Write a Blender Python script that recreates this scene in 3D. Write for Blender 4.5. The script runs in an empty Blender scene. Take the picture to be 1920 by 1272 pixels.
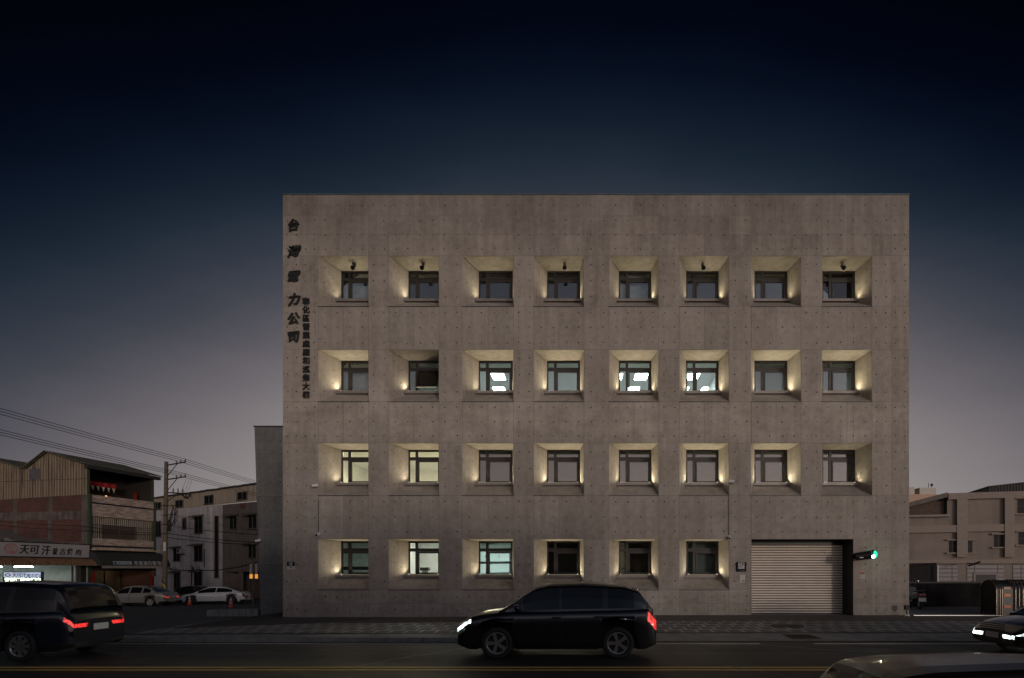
import bpy, math, random
from mathutils import Vector, Matrix
random.seed(11)
sc = bpy.context.scene
R = math.radians

# ------------------------------------------------------------------ camera
F, XV, YH, H = 1078.0, 1090.0, 1067.0, 1.796      # focal length and vanishing point in photo pixels, eye height
cam_d = bpy.data.cameras.new("camera")
cam = bpy.data.objects.new("camera", cam_d)
sc.collection.objects.link(cam)
cam.location = (0, 0, H)
cam.rotation_euler = (R(90), 0, 0)
cam_d.sensor_width = 36
cam_d.lens = F / 1920 * 36
cam_d.shift_x = (960 - XV) / 1920
cam_d.shift_y = (YH - 636) / 1920
cam_d.clip_start, cam_d.clip_end = 0.1, 5000
sc.camera = cam

# ------------------------------------------------------------------ sky (dusk)
SUN_AZ, SUN_EL = 25.0, 5.0        # behind the camera, to its right
world = bpy.data.worlds.new("World")
sc.world = world
world.use_nodes = True
wn, wl = world.node_tree.nodes, world.node_tree.links
wn.clear()
def wm(op, a, b=None, clamp=False):
    n = wn.new("ShaderNodeMath"); n.operation = op; n.use_clamp = clamp
    for i, v in enumerate((a, b)):
        if v is None: continue
        if isinstance(v, (int, float)): n.inputs[i].default_value = v
        else: wl.new(v, n.inputs[i])
    return n.outputs[0]
def ramp(nodes, links, fac, stops):
    n = nodes.new("ShaderNodeValToRGB")
    e = n.color_ramp.elements
    while len(e) < len(stops): e.new(0.5)
    for el, (p, c) in zip(e, stops):
        el.position = p; el.color = (*c, 1)
    links.new(fac, n.inputs[0])
    return n.outputs[0]
def s2l(*c):
    return tuple(((v / 255 + .055) / 1.055) ** 2.4 if v > 10 else v / 255 / 12.92 for v in c)
tc = wn.new("ShaderNodeTexCoord")
sx = wn.new("ShaderNodeSeparateXYZ"); wl.new(tc.outputs["Generated"], sx.inputs[0])
X_, Y_, Z_ = sx.outputs
elev = wm("ARCSINE", Z_)
az = wm("ARCTAN2", X_, Y_)                                   # 0 = straight over the building
cn = wn.new("ShaderNodeTexNoise"); cn.inputs["Scale"].default_value = 2.2; cn.inputs["Detail"].default_value = 6; cn.inputs["Roughness"].default_value = .6
cmap = wn.new("ShaderNodeMapping"); cmap.inputs["Scale"].default_value = (1, 1, 3.5); wl.new(tc.outputs["Generated"], cmap.inputs[0]); wl.new(cmap.outputs[0], cn.inputs[0])
cloud = wm("MULTIPLY", wm("SUBTRACT", cn.outputs[0], .5), .07)                # thin uneven haze
qe = wm("DIVIDE", wm("MAXIMUM", elev, 0.0), R(50))
qa = wm("MULTIPLY", wm("DIVIDE", wm("SUBTRACT", az, R(0)), R(98)), wm("ADD", wm("MULTIPLY", qe, .7), 1.0))
q = wm("ADD", wm("SQRT", wm("ADD", wm("MULTIPLY", qe, qe), wm("MULTIPLY", qa, qa))), cloud)
east = ramp(wn, wl, wm("DIVIDE", q, 1.2), [(p / 1.2, s2l(*c)) for p, c in (
    (.20, (156, 151, 148)), (.34, (148, 143, 141)), (.44, (122, 116, 119)), (.52, (98, 94, 100)), (.60, (64, 67, 77)),
    (.685, (36, 47, 59)), (.75, (20, 31, 45)), (.82, (5, 13, 29)), (.89, (0, 3, 16)), (1.0, (0, 0, 3)))])
wn[-1].color_ramp.interpolation = "B_SPLINE"
# after-glow of the set sun in the west, behind the photographer
sa = R(180 - SUN_AZ)
dotn = wm("ADD", wm("MULTIPLY", X_, math.sin(sa)), wm("MULTIPLY", Y_, math.cos(sa)))
lobe = wm("POWER", wm("MAXIMUM", dotn, 0.0), 1.6)
west = ramp(wn, wl, wm("DIVIDE", wm("MAXIMUM", elev, 0.0), R(90)), [
    (0.0, (1.75, 1.32, 1.06)), (.10, (1.42, 1.14, 1.05)), (.20, (.72, .66, .74)), (.33, (.24, .30, .40)), (.5, (.07, .1, .16)), (1.0, (.008, .012, .03))])
mixw = wn.new("ShaderNodeMix"); mixw.data_type = "RGBA"; mixw.blend_type = "MULTIPLY"; mixw.inputs[0].default_value = 1
wl.new(west, mixw.inputs["A"])
cmb = wn.new("ShaderNodeCombineColor")
for i in range(3): wl.new(lobe, cmb.inputs[i])
wl.new(cmb.outputs[0], mixw.inputs["B"])
addw = wn.new("ShaderNodeMix"); addw.data_type = "RGBA"; addw.blend_type = "ADD"; addw.inputs[0].default_value = 1
wl.new(east, addw.inputs["A"]); wl.new(mixw.outputs["Result"], addw.inputs["B"])
nish = wn.new("ShaderNodeTexSky"); nish.sky_type = "NISHITA"; nish.sun_disc = False
nish.sun_elevation = R(0.5); nish.sun_rotation = R(180 - SUN_AZ)
bg1 = wn.new("ShaderNodeBackground"); bg1.inputs[1].default_value = 1.0; wl.new(addw.outputs["Result"], bg1.inputs[0])
bg2 = wn.new("ShaderNodeBackground"); bg2.inputs[1].default_value = 0.0015; wl.new(nish.outputs[0], bg2.inputs[0])
adds = wn.new("ShaderNodeAddShader"); wl.new(bg1.outputs[0], adds.inputs[0]); wl.new(bg2.outputs[0], adds.inputs[1])
wo = wn.new("ShaderNodeOutputWorld"); wl.new(adds.outputs[0], wo.inputs[0])

# ------------------------------------------------------------------ low western light
sun_d = bpy.data.lights.new("sun", "SUN")
sun_d.energy = 0.56; sun_d.angle = R(5); sun_d.color = (1.0, .86, .74)
sun = bpy.data.objects.new("sun", sun_d); sc.collection.objects.link(sun)
sdir = Vector((math.sin(R(SUN_AZ)) * math.cos(R(SUN_EL)), -math.cos(R(SUN_AZ)) * math.cos(R(SUN_EL)), math.sin(R(SUN_EL))))
sun.rotation_euler = (-sdir).to_track_quat("-Z", "Y").to_euler()

sc.view_settings.view_transform = "Standard"; sc.view_settings.look = "None"
sc.view_settings.exposure = 0; sc.view_settings.gamma = 1
sc.cycles.use_denoising = True
sc.cycles.max_bounces = 8; sc.cycles.transparent_max_bounces = 16
sc.cycles.sample_clamp_indirect = 4.0

# ------------------------------------------------------------------ helpers: materials
MATS = {}
def mat(name, col, rough=.6, metal=0.0, var=.18, scale=3.0, bump=0.0, bscale=40.0, stretch=(1, 1, 1), spec=.5, coat=0.0, dirt=None, dirt_amt=.5):
    if name in MATS: return MATS[name]
    m = bpy.data.materials.new(name); m.use_nodes = True
    n, l = m.node_tree.nodes, m.node_tree.links
    p = n["Principled BSDF"]
    p.inputs["Roughness"].default_value = rough; p.inputs["Metallic"].default_value = metal
    p.inputs["Specular IOR Level"].default_value = spec; p.inputs["Coat Weight"].default_value = coat
    p.inputs["Base Color"].default_value = (*col, 1)
    t = n.new("ShaderNodeTexCoord"); mp = n.new("ShaderNodeMapping"); l.new(t.outputs["Object"], mp.inputs[0])
    mp.inputs["Scale"].default_value = stretch
    if var:
        nz = n.new("ShaderNodeTexNoise"); nz.inputs["Scale"].default_value = scale; nz.inputs["Detail"].default_value = 7
        nz.inputs["Roughness"].default_value = .65
        l.new(mp.outputs[0], nz.inputs[0])
        a = tuple(max(0, c * (1 - 1.6 * var)) for c in col); b = tuple(min(1, c * (1 + 1.6 * var)) for c in col)
        o = ramp(n, l, nz.outputs[0], [(.28, a), (.72, b)])
        if dirt:
            nd = n.new("ShaderNodeTexNoise"); nd.inputs["Scale"].default_value = scale * .7; nd.inputs["Detail"].default_value = 9
            mp2 = n.new("ShaderNodeMapping"); l.new(t.outputs["Object"], mp2.inputs[0]); mp2.inputs["Scale"].default_value = (3, 3, .35)
            l.new(mp2.outputs[0], nd.inputs[0])
            r = n.new("ShaderNodeMapRange"); l.new(nd.outputs[0], r.inputs[0])
            r.inputs[1].default_value = .48; r.inputs[2].default_value = .70; r.inputs[4].default_value = dirt_amt
            mx = n.new("ShaderNodeMix"); mx.data_type = "RGBA"; l.new(r.outputs[0], mx.inputs[0]); l.new(o, mx.inputs["A"])
            mx.inputs["B"].default_value = (*dirt, 1); o = mx.outputs["Result"]
        l.new(o, p.inputs["Base Color"])
    if bump:
        nb = n.new("ShaderNodeTexNoise"); nb.inputs["Scale"].default_value = bscale; nb.inputs["Detail"].default_value = 5
        l.new(t.outputs["Object"], nb.inputs[0])
        bp = n.new("ShaderNodeBump"); bp.inputs["Strength"].default_value = bump; bp.inputs["Distance"].default_value = .01
        l.new(nb.outputs[0], bp.inputs["Height"]); l.new(bp.outputs[0], p.inputs["Normal"])
    MATS[name] = m
    return m

def emit(name, col, strength):
    if name in MATS: return MATS[name]
    m = bpy.data.materials.new(name); m.use_nodes = True
    p = m.node_tree.nodes["Principled BSDF"]
    p.inputs["Base Color"].default_value = (*[c * .5 for c in col], 1)
    p.inputs["Emission Color"].default_value = (*col, 1); p.inputs["Emission Strength"].default_value = strength
    MATS[name] = m
    return m

def lamp_lens(name, col, strength, cell=.045):
    m = emit(name, col, strength); n, l = m.node_tree.nodes, m.node_tree.links
    t = n.new("ShaderNodeTexCoord"); v = n.new("ShaderNodeTexVoronoi"); v.inputs["Scale"].default_value = 1 / cell; l.new(t.outputs["Object"], v.inputs[0])
    r = n.new("ShaderNodeMapRange"); l.new(v.outputs["Distance"], r.inputs[0]); r.inputs[1].default_value = .1; r.inputs[2].default_value = .75; r.inputs[3].default_value = strength * 1.9; r.inputs[4].default_value = strength * .12
    l.new(r.outputs[0], n["Principled BSDF"].inputs["Emission Strength"]); n["Principled BSDF"].inputs["Roughness"].default_value = .15; n["Principled BSDF"].inputs["Coat Weight"].default_value = 1
    return m

def glass(name, tint, ior=1.9, rough=.0):
    if name in MATS: return MATS[name]
    m = bpy.data.materials.new(name); m.use_nodes = True
    n, l = m.node_tree.nodes, m.node_tree.links
    n.clear()
    fr = n.new("ShaderNodeFresnel"); fr.inputs[0].default_value = ior
    tr = n.new("ShaderNodeBsdfTransparent"); tr.inputs[0].default_value = (*tint, 1)
    gl = n.new("ShaderNodeBsdfGlossy"); gl.inputs["Roughness"].default_value = rough
    mx = n.new("ShaderNodeMixShader"); out = n.new("ShaderNodeOutputMaterial")
    l.new(fr.outputs[0], mx.inputs[0]); l.new(tr.outputs[0], mx.inputs[1]); l.new(gl.outputs[0], mx.inputs[2]); l.new(mx.outputs[0], out.inputs[0])
    MATS[name] = m
    return m

def brick_mat(name, c1, c2, mortar, bw, bh, ms=.012, rough=.8, dirt=None, dirt_amt=.6, rot=(0, 0, 0), offset=.5, wall=None, dscale=1.1):
    """Bricks or tiles; wall: 'y' reads local y,z, 'x' reads local x,z, None reads x,y."""
    if name in MATS: return MATS[name]
    m = bpy.data.materials.new(name); m.use_nodes = True
    n, l = m.node_tree.nodes, m.node_tree.links
    p = n["Principled BSDF"]; p.inputs["Roughness"].default_value = rough
    t = n.new("ShaderNodeTexCoord")
    s = n.new("ShaderNodeSeparateXYZ"); l.new(t.outputs["Object"], s.inputs[0])
    c = n.new("ShaderNodeCombineXYZ")
    a, b = {"y": (1, 2), "x": (0, 2), None: (0, 1)}[wall]
    l.new(s.outputs[a], c.inputs[0]); l.new(s.outputs[b], c.inputs[1])
    mp = n.new("ShaderNodeMapping"); l.new(c.outputs[0], mp.inputs[0]); mp.inputs["Rotation"].default_value = rot
    br = n.new("ShaderNodeTexBrick"); l.new(mp.outputs[0], br.inputs[0]); br.offset = offset
    br.inputs["Color1"].default_value = (*c1, 1); br.inputs["Color2"].default_value = (*c2, 1); br.inputs["Mortar"].default_value = (*mortar, 1)
    br.inputs["Scale"].default_value = 1; br.inputs["Mortar Size"].default_value = ms; br.inputs["Brick Width"].default_value = bw; br.inputs["Row Height"].default_value = bh
    o = br.outputs[0]
    if dirt:
        nd = n.new("ShaderNodeTexNoise"); nd.inputs["Scale"].default_value = dscale; nd.inputs["Detail"].default_value = 9; l.new(t.outputs["Object"], nd.inputs[0])
        r = n.new("ShaderNodeMapRange"); l.new(nd.outputs[0], r.inputs[0]); r.inputs[1].default_value = .42; r.inputs[2].default_value = .68; r.inputs[4].default_value = dirt_amt
        mx = n.new("ShaderNodeMix"); mx.data_type = "RGBA"; l.new(r.outputs[0], mx.inputs[0]); l.new(o, mx.inputs["A"]); mx.inputs["B"].default_value = (*dirt, 1)
        o = mx.outputs["Result"]
    l.new(o, p.inputs["Base Color"])
    bp = n.new("ShaderNodeBump"); bp.inputs["Strength"].default_value = .5; bp.inputs["Distance"].default_value = .008; bp.invert = True
    l.new(br.outputs["Fac"], bp.inputs["Height"]); l.new(bp.outputs[0], p.inputs["Normal"])
    MATS[name] = m
    return m

def rib_mat(name, col, axis=0, pitch=.2, rough=.55, metal=0.0, stain=(.03, .02, .015), stain_amt=.7):
    """Corrugated sheet: vertical ribs as bump, run-off stains between them."""
    if name in MATS: return MATS[name]
    m = bpy.data.materials.new(name); m.use_nodes = True
    n, l = m.node_tree.nodes, m.node_tree.links
    p = n["Principled BSDF"]; p.inputs["Roughness"].default_value = rough; p.inputs["Metallic"].default_value = metal
    t = n.new("ShaderNodeTexCoord"); s = n.new("ShaderNodeSeparateXYZ"); l.new(t.outputs["Object"], s.inputs[0])
    mu = n.new("ShaderNodeMath"); mu.operation = "MULTIPLY"; mu.inputs[1].default_value = 2 * math.pi / pitch; l.new(s.outputs[axis], mu.inputs[0])
    si = n.new("ShaderNodeMath"); si.operation = "SINE"; l.new(mu.outputs[0], si.inputs[0])
    bp = n.new("ShaderNodeBump"); bp.inputs["Strength"].default_value = .8; bp.inputs["Distance"].default_value = .03
    l.new(si.outputs[0], bp.inputs["Height"]); l.new(bp.outputs[0], p.inputs["Normal"])
    mp = n.new("ShaderNodeMapping"); mp.inputs["Scale"].default_value = (2.2, 2.2, .22); l.new(t.outputs["Object"], mp.inputs[0])
    nz = n.new("ShaderNodeTexNoise"); nz.inputs["Scale"].default_value = 1.6; nz.inputs["Detail"].default_value = 8; l.new(mp.outputs[0], nz.inputs[0])
    o = ramp(n, l, nz.outputs[0], [(.36, tuple(c * 1.1 for c in col)), (.52, col), (.72, tuple(c * (1 - stain_amt) + d * stain_amt for c, d in zip(col, stain)))])
    l.new(o, p.inputs["Base Color"])
    MATS[name] = m
    return m

def concrete_mat(name, col):
    m = bpy.data.materials.new(name); m.use_nodes = True
    n, l = m.node_tree.nodes, m.node_tree.links
    p = n["Principled BSDF"]; p.inputs["Roughness"].default_value = .78; p.inputs["Specular IOR Level"].default_value = .35
    t = n.new("ShaderNodeTexCoord")
    def noise(scale, detail, st):
        mp = n.new("ShaderNodeMapping"); mp.inputs["Scale"].default_value = st; l.new(t.outputs["Object"], mp.inputs[0])
        z = n.new("ShaderNodeTexNoise"); z.inputs["Scale"].default_value = scale; z.inputs["Detail"].default_value = detail; z.inputs["Roughness"].default_value = .7
        l.new(mp.outputs[0], z.inputs[0]); return z.outputs[0]
    def mth(op, a, b):
        z = n.new("ShaderNodeMath"); z.operation = op
        for i, v in enumerate((a, b)):
            if isinstance(v, (int, float)): z.inputs[i].default_value = v
            else: l.new(v, z.inputs[i])
        return z.outputs[0]
    at = n.new("ShaderNodeAttribute"); at.attribute_name = "tone"
    cloud, streak, fine, mid = noise(.55, 5, (1, 1, 1)), noise(1.0, 6, (3.2, 3.2, .25)), noise(38, 4, (1, 1, 1)), noise(4.5, 8, (1, 1, 1.0))
    k = mth("ADD", mth("MULTIPLY", mth("SUBTRACT", cloud, .5), .95), mth("MULTIPLY", mth("SUBTRACT", streak, .5), .75))
    k = mth("ADD", k, mth("MULTIPLY", mth("SUBTRACT", fine, .5), .60))
    k = mth("ADD", k, mth("MULTIPLY", mth("SUBTRACT", mid, .5), .85))
    drip = n.new("ShaderNodeMapRange"); l.new(noise(1.0, 5, (9, 9, .55)), drip.inputs[0]); drip.inputs[1].default_value = .66; drip.inputs[2].default_value = .76; drip.inputs[4].default_value = .22
    blot = n.new("ShaderNodeMapRange"); l.new(noise(.9, 8, (1, 1, .8)), blot.inputs[0]); blot.inputs[1].default_value = .56; blot.inputs[2].default_value = .74; blot.inputs[4].default_value = -.26
    k = mth("ADD", mth("ADD", k, drip.outputs[0]), blot.outputs[0])
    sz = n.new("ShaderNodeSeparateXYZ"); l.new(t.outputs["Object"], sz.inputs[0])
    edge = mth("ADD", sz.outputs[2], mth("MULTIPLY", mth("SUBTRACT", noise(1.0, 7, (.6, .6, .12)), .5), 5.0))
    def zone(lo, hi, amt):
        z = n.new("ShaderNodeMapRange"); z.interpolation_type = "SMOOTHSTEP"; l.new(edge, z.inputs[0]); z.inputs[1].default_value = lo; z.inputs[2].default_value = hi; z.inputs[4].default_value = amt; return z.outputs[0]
    top_shade_soot = mth("MULTIPLY", zone(12.2, 16.4, -.30), mth("ADD", .55, mid))  # light fall-off towards the top put into the colour, with mottled weathering
    pale_band = mth("MULTIPLY", mth("MULTIPLY", zone(6.4, 7.3, 1.0), zone(8.9, 7.9, 1.0)), mth("MULTIPLY", mth("SUBTRACT", noise(.8, 8, (1, 1, 2.2)), .36), 1.3))  # paler, patchy band at mid height
    base_band = zone(1.2, .1, -.16)  # darker towards the base
    k = mth("ADD", mth("ADD", mth("ADD", k, top_shade_soot), pale_band), base_band)
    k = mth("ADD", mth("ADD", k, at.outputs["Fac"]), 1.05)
    warm = n.new("ShaderNodeMix"); warm.data_type = "RGBA"; l.new(cloud, warm.inputs[0])
    warm.inputs["A"].default_value = (col[0] * 1.04, col[1] * .99, col[2] * .93, 1); warm.inputs["B"].default_value = (col[0] * .96, col[1] * 1.0, col[2] * 1.06, 1)
    mul = n.new("ShaderNodeVectorMath"); mul.operation = "SCALE"; l.new(warm.outputs["Result"], mul.inputs[0]); l.new(k, mul.inputs["Scale"])
    l.new(mul.outputs[0], p.inputs["Base Color"])
    bp = n.new("ShaderNodeBump"); bp.inputs["Strength"].default_value = .25; bp.inputs["Distance"].default_value = .01
    l.new(mid, bp.inputs["Height"]); l.new(bp.outputs[0], p.inputs["Normal"])
    MATS[name] = m
    return m

# ------------------------------------------------------------------ helpers: objects
WORLD = {}
def frame_of(o):
    return WORLD.get(o.name, Matrix.Identity(4)) if o else Matrix.Identity(4)

def thing(name, label, cat, loc, rz=0.0, group=None):
    o = bpy.data.objects.new(name, None); sc.collection.objects.link(o)
    o.empty_display_size = .3
    o.location = loc; o.rotation_euler = (0, 0, rz)
    o["label"] = label; o["category"] = cat
    if group: o["group"] = group
    WORLD[o.name] = Matrix.Translation(loc) @ Matrix.Rotation(rz, 4, "Z")
    return o

def tag(o, label=None, cat=None, group=None, kind=None):
    for k, v in (("label", label), ("category", cat), ("group", group), ("kind", kind)):
        if v: o[k] = v
    return o

def copy_tree(o, parent=None):
    c = o.copy(); sc.collection.objects.link(c)
    if parent: c.parent = parent
    for ch in list(o.children): copy_tree(ch, c)
    return c

class MB:
    def __init__(s): s.v, s.f, s.m, s.sm, s.tone = [], [], [], [], []
    def face(s, pts, m=0, smooth=False, tone=0.0):
        i = len(s.v); s.v += [tuple(p) for p in pts]; s.f.append(tuple(range(i, i + len(pts)))); s.m.append(m); s.sm.append(smooth); s.tone.append(tone)
    def idx(s, verts, faces, m=0, smooth=False, tone=0.0):
        i = len(s.v); s.v += [tuple(p) for p in verts]
        for f in faces: s.f.append(tuple(k + i for k in f)); s.m.append(m); s.sm.append(smooth); s.tone.append(tone)
    def box(s, x0, x1, y0, y1, z0, z1, m=0, M=None, tone=0.0):
        v = [Vector((x, y, z)) for z in (z0, z1) for y in (y0, y1) for x in (x0, x1)]
        if M is not None: v = [M @ p for p in v]
        s.idx(v, [(0, 2, 3, 1), (4, 5, 7, 6), (0, 1, 5, 4), (2, 6, 7, 3), (0, 4, 6, 2), (1, 3, 7, 5)], m, tone=tone)
    def cyl(s, p0, p1, r0, r1=None, n=12, m=0, caps=True, smooth=True):
        p0, p1 = Vector(p0), Vector(p1); r1 = r0 if r1 is None else r1
        d = (p1 - p0).normalized(); a = d.orthogonal().normalized(); b = d.cross(a)
        ring = [(math.cos(2 * math.pi * i / n), math.sin(2 * math.pi * i / n)) for i in range(n)]
        v = [p0 + (a * c + b * t) * r0 for c, t in ring] + [p1 + (a * c + b * t) * r1 for c, t in ring]
        s.idx(v, [(i, (i + 1) % n, n + (i + 1) % n, n + i) for i in range(n)], m, smooth)
        if caps: s.idx(v[:n][::-1], [tuple(range(n))], m); s.idx(v[n:], [tuple(range(n))], m)
    def tube(s, pts, r, n=6, m=0):
        pts = [Vector(p) for p in pts]; V = []
        for i, p in enumerate(pts):
            d = (pts[min(i + 1, len(pts) - 1)] - pts[max(i - 1, 0)]).normalized()
            up = Vector((0, 0, 1)) if abs(d.z) < .95 else Vector((1, 0, 0))
            a = d.cross(up).normalized(); b = d.cross(a)
            V += [p + (a * math.cos(2 * math.pi * k / n) + b * math.sin(2 * math.pi * k / n)) * r for k in range(n)]
        s.idx(V, [(i * n + k, i * n + (k + 1) % n, (i + 1) * n + (k + 1) % n, (i + 1) * n + k) for i in range(len(pts) - 1) for k in range(n)], m, True)
    def prism(s, poly, axis, a, b, m=0, M=None):
        """poly of (u, v): axis 'y' -> (u, a..b, v); 'x' -> (a..b, u, v); 'z' -> (u, v, a..b)."""
        g = {"y": lambda u, v, t: Vector((u, t, v)), "x": lambda u, v, t: Vector((t, u, v)), "z": lambda u, v, t: Vector((u, v, t))}[axis]
        n = len(poly); V = [g(u, v, a) for u, v in poly] + [g(u, v, b) for u, v in poly]
        if M is not None: V = [M @ p for p in V]
        s.idx(V, [tuple(range(n))[::-1], tuple(range(n, 2 * n))] + [(i, (i + 1) % n, n + (i + 1) % n, n + i) for i in range(n)], m)
    def ball(s, c, r, sc3=(1, 1, 1), n=12, m=0, M=None):
        V, Fc = [], []; c = Vector(c); rows = n // 2
        for i in range(rows + 1):
            th = math.pi * i / rows
            for k in range(n):
                ph = 2 * math.pi * k / n
                p = Vector((math.sin(th) * math.cos(ph) * sc3[0], math.sin(th) * math.sin(ph) * sc3[1], math.cos(th) * sc3[2])) * r
                V.append(c + (M @ p if M is not None else p))
        for i in range(rows):
            for k in range(n): Fc.append((i * n + k, (i + 1) * n + k, (i + 1) * n + (k + 1) % n, i * n + (k + 1) % n))
        s.idx(V, Fc, m, True)
    def lathe(s, prof, c, axis="y", n=24, m=0):
        """prof of (radius, offset along axis) about centre c."""
        c = Vector(c); V = []
        for r, t in prof:
            for k in range(n):
                a = 2 * math.pi * k / n
                V.append(c + (Vector((r * math.cos(a), t, r * math.sin(a))) if axis == "y" else Vector((r * math.cos(a), r * math.sin(a), t))))
        s.idx(V, [(i * n + k, i * n + (k + 1) % n, (i + 1) * n + (k + 1) % n, (i + 1) * n + k) for i in range(len(prof) - 1) for k in range(n)], m, True)
    def build(s, name, mats, parent=None, local=False, bevel=0.0):
        """Vertices are world points unless local=True (then in the parent's frame)."""
        me = bpy.data.meshes.new(name)
        inv = Matrix.Identity(4) if local else frame_of(parent).inverted()
        me.from_pydata([inv @ Vector(p) for p in s.v], [], s.f)
        for m in (mats if isinstance(mats, (list, tuple)) else [mats]): me.materials.append(m)
        me.polygons.foreach_set("material_index", s.m); me.polygons.foreach_set("use_smooth", s.sm)
        if any(s.tone):
            a = me.attributes.new("tone", "FLOAT", "FACE"); a.data.foreach_set("value", s.tone)
        me.update()
        o = bpy.data.objects.new(name, me); sc.collection.objects.link(o)
        if parent is not None:
            o.parent = parent; WORLD[o.name] = frame_of(parent)
        if bevel:
            b = o.modifiers.new("bevel", "BEVEL"); b.width = bevel; b.segments = 2; b.limit_method = "ANGLE"; b.angle_limit = R(40)
        return o

def glyph(txt, size, depth=.02, bold=0.0, shear=0.0):
    """Mesh data of a piece of writing, centred on x and z, standing in the x-z plane and facing -y: (verts, faces)."""
    cu = bpy.data.curves.new("writing", "FONT"); cu.body = txt; cu.extrude = depth / 2 / size; cu.resolution_u = 3; cu.offset = bold; cu.shear = shear
    o = bpy.data.objects.new("writing", cu); sc.collection.objects.link(o)
    dg = bpy.context.evaluated_depsgraph_get()
    me = bpy.data.meshes.new_from_object(o.evaluated_get(dg))
    V = [v.co.copy() for v in me.vertices]; Fc = [tuple(p.vertices) for p in me.polygons]
    bpy.data.objects.remove(o); bpy.data.meshes.remove(me); bpy.data.curves.remove(cu)
    if not V: return [], []
    x0, x1 = min(v.x for v in V), max(v.x for v in V); y0, y1 = min(v.y for v in V), max(v.y for v in V)
    k = size
    return [Vector(((v.x - (x0 + x1) / 2) * k, -v.z * k, (v.y - (y0 + y1) / 2) * k)) for v in V], Fc

def at(x, y, Y):
    """The point of the place seen at photo pixel (x, y) at the distance Y in front of the camera plane."""
    return Vector(((x - XV) * Y / F, Y, H + (YH - y) * Y / F))

# ------------------------------------------------------------------ common materials
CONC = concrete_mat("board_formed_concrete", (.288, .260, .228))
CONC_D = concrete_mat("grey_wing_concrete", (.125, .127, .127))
SEAM = mat("formwork_seam", (.19, .17, .155), .85, var=.1)
HOLE = mat("tie_hole", (.035, .03, .028), .9, var=0)
BRONZE = mat("dark_bronze_frame", (.010, .0085, .008), .5, .1, var=.1)
SILL = mat("sill_metal", (.20, .18, .165), .45, .2, var=.15)
BLACK = mat("black_metal", (.012, .012, .013), .45, .2, var=.1)
WHITE = mat("white_plastic", (.62, .62, .62), .4, var=.04)
GLASS = glass("window_glass", (.88, .91, .90), 1.85)
CLEAR = glass("shop_glass", (.9, .93, .92), 1.5)
ASPH = mat("asphalt", (.027, .026, .027), .62, var=.30, scale=1.3, bump=.6, bscale=60, dirt=(.02, .02, .02), dirt_amt=.6)

# ------------------------------------------------------------------ setting: ground, road, pavement
def gz(x, y):
    """Height of the ground: the side street falls away behind the pavement, the yard beside the building is level."""
    if y < 15.8: return -.2 - max(0, 11.4 - y) * .021
    left = -.2 - .01 * (min(y, 22) - 15.8) - .0315 * max(0, min(y, 95) - 22)
    right = -.2 + .032 * (min(y, 22) - 15.8)
    t = min(1, max(0, (x + 14.2) / 1.4))
    return left * (1 - t) + right * t

def sheet(name, xs, ys, m, lift, kind="structure"):
    b = MB(); V = [Vector((x, y, gz(x, y) + lift)) for y in ys for x in xs]; n = len(xs)
    b.idx(V, [(j * n + i, j * n + i + 1, (j + 1) * n + i + 1, (j + 1) * n + i) for j in range(len(ys) - 1) for i in range(n - 1)], 0)
    return tag(b.build(name, m), kind=kind)
def rng(a, b, n): return [a + (b - a) * i / n for i in range(n + 1)]
sheet("ground", [-900, -300, -120, -60, -34, -14.2, -12.8, 20, 60, 120, 300, 900], [-300, -60, 3, 11.4, 15.8, 22, 30, 40, 60, 95, 300, 1500],
      mat("bare_ground", (.05, .047, .042), .9, var=.3, scale=.4), -.05)
sheet("road", [-150, -60, -14.2, -12.8, 60, 150], [-8, 0, 4, 8, 11.4, 13, 15.8], ASPH, 0)
sheet("side_street", [-62, -34, -20, -14.2], [15.8, 18, 20, 22, 30, 40, 60, 95], mat("side_street_asphalt", (.05, .048, .048), .66, var=.3, scale=1.1, bump=.5, bscale=50), .0)
PAVE = brick_mat("grey_pavers", (.165, .16, .157), (.125, .123, .123), (.44, .43, .42), .47, .62, .04, .75, dirt=(.07, .067, .065), dirt_amt=.55, offset=.45, dscale=1.6)
PAVE2 = brick_mat("reddish_pavers", (.125, .10, .088), (.10, .084, .078), (.07, .06, .055), .3, .15, .012, .75, dirt=(.075, .062, .056), dirt_amt=.6, offset=.5)
sheet("pavement", [-13.7, 0, 40, 90], [17.36, 18, 19, 20.15], PAVE, .03)
sheet("pavement", [-13.7, 0, 40, 90], [20.15, 21, 22, 22.02], PAVE2, .03)
sheet("driveway_apron", [-13.9, 0, 8, 40, 90], [15.8, 16.4, 17.36], mat("apron_concrete", (.21, .218, .218), .7, var=.22, scale=1.5, bump=.3, bscale=30, dirt=(.08, .08, .08), dirt_amt=.5), .012)
sheet("yard", [12.52, 20, 40, 70], [22.02, 26, 34, 50, 80], mat("yard_concrete", (.12, .125, .135), .55, var=.2, scale=.8, stretch=(.3, 2, 1)), .015)
# kerbs (real steps)
kb = MB()
for x in rng(-13.8, -2.2, 11)[:-1]: kb.box(x, x + 1.04, 15.62, 15.79, -.22, -.075)
for x in rng(13.5, 60, 44)[:-1]: kb.box(x, x + 1.04, 15.62, 15.79, -.22, -.155)
tag(kb.build("kerb", mat("kerb_stone", (.17, .17, .165), .8, var=.25, scale=4), bevel=.015), kind="structure")
kb = MB()
for i in range(8):
    a0 = at(398 + i * 12, 1142.5 - i * .6, 27); a1 = at(410 + i * 12 - .8, 1141.9 - i * .6, 27)
    kb.prism([(a0.x, -.45), (a1.x, -.45), (a1.x, -.10 + .006 * i), (a0.x, -.11 + .006 * i)], "y", 26.6, 27.4)
tag(kb.build("kerb", MATS["kerb_stone"]), kind="structure")

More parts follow.
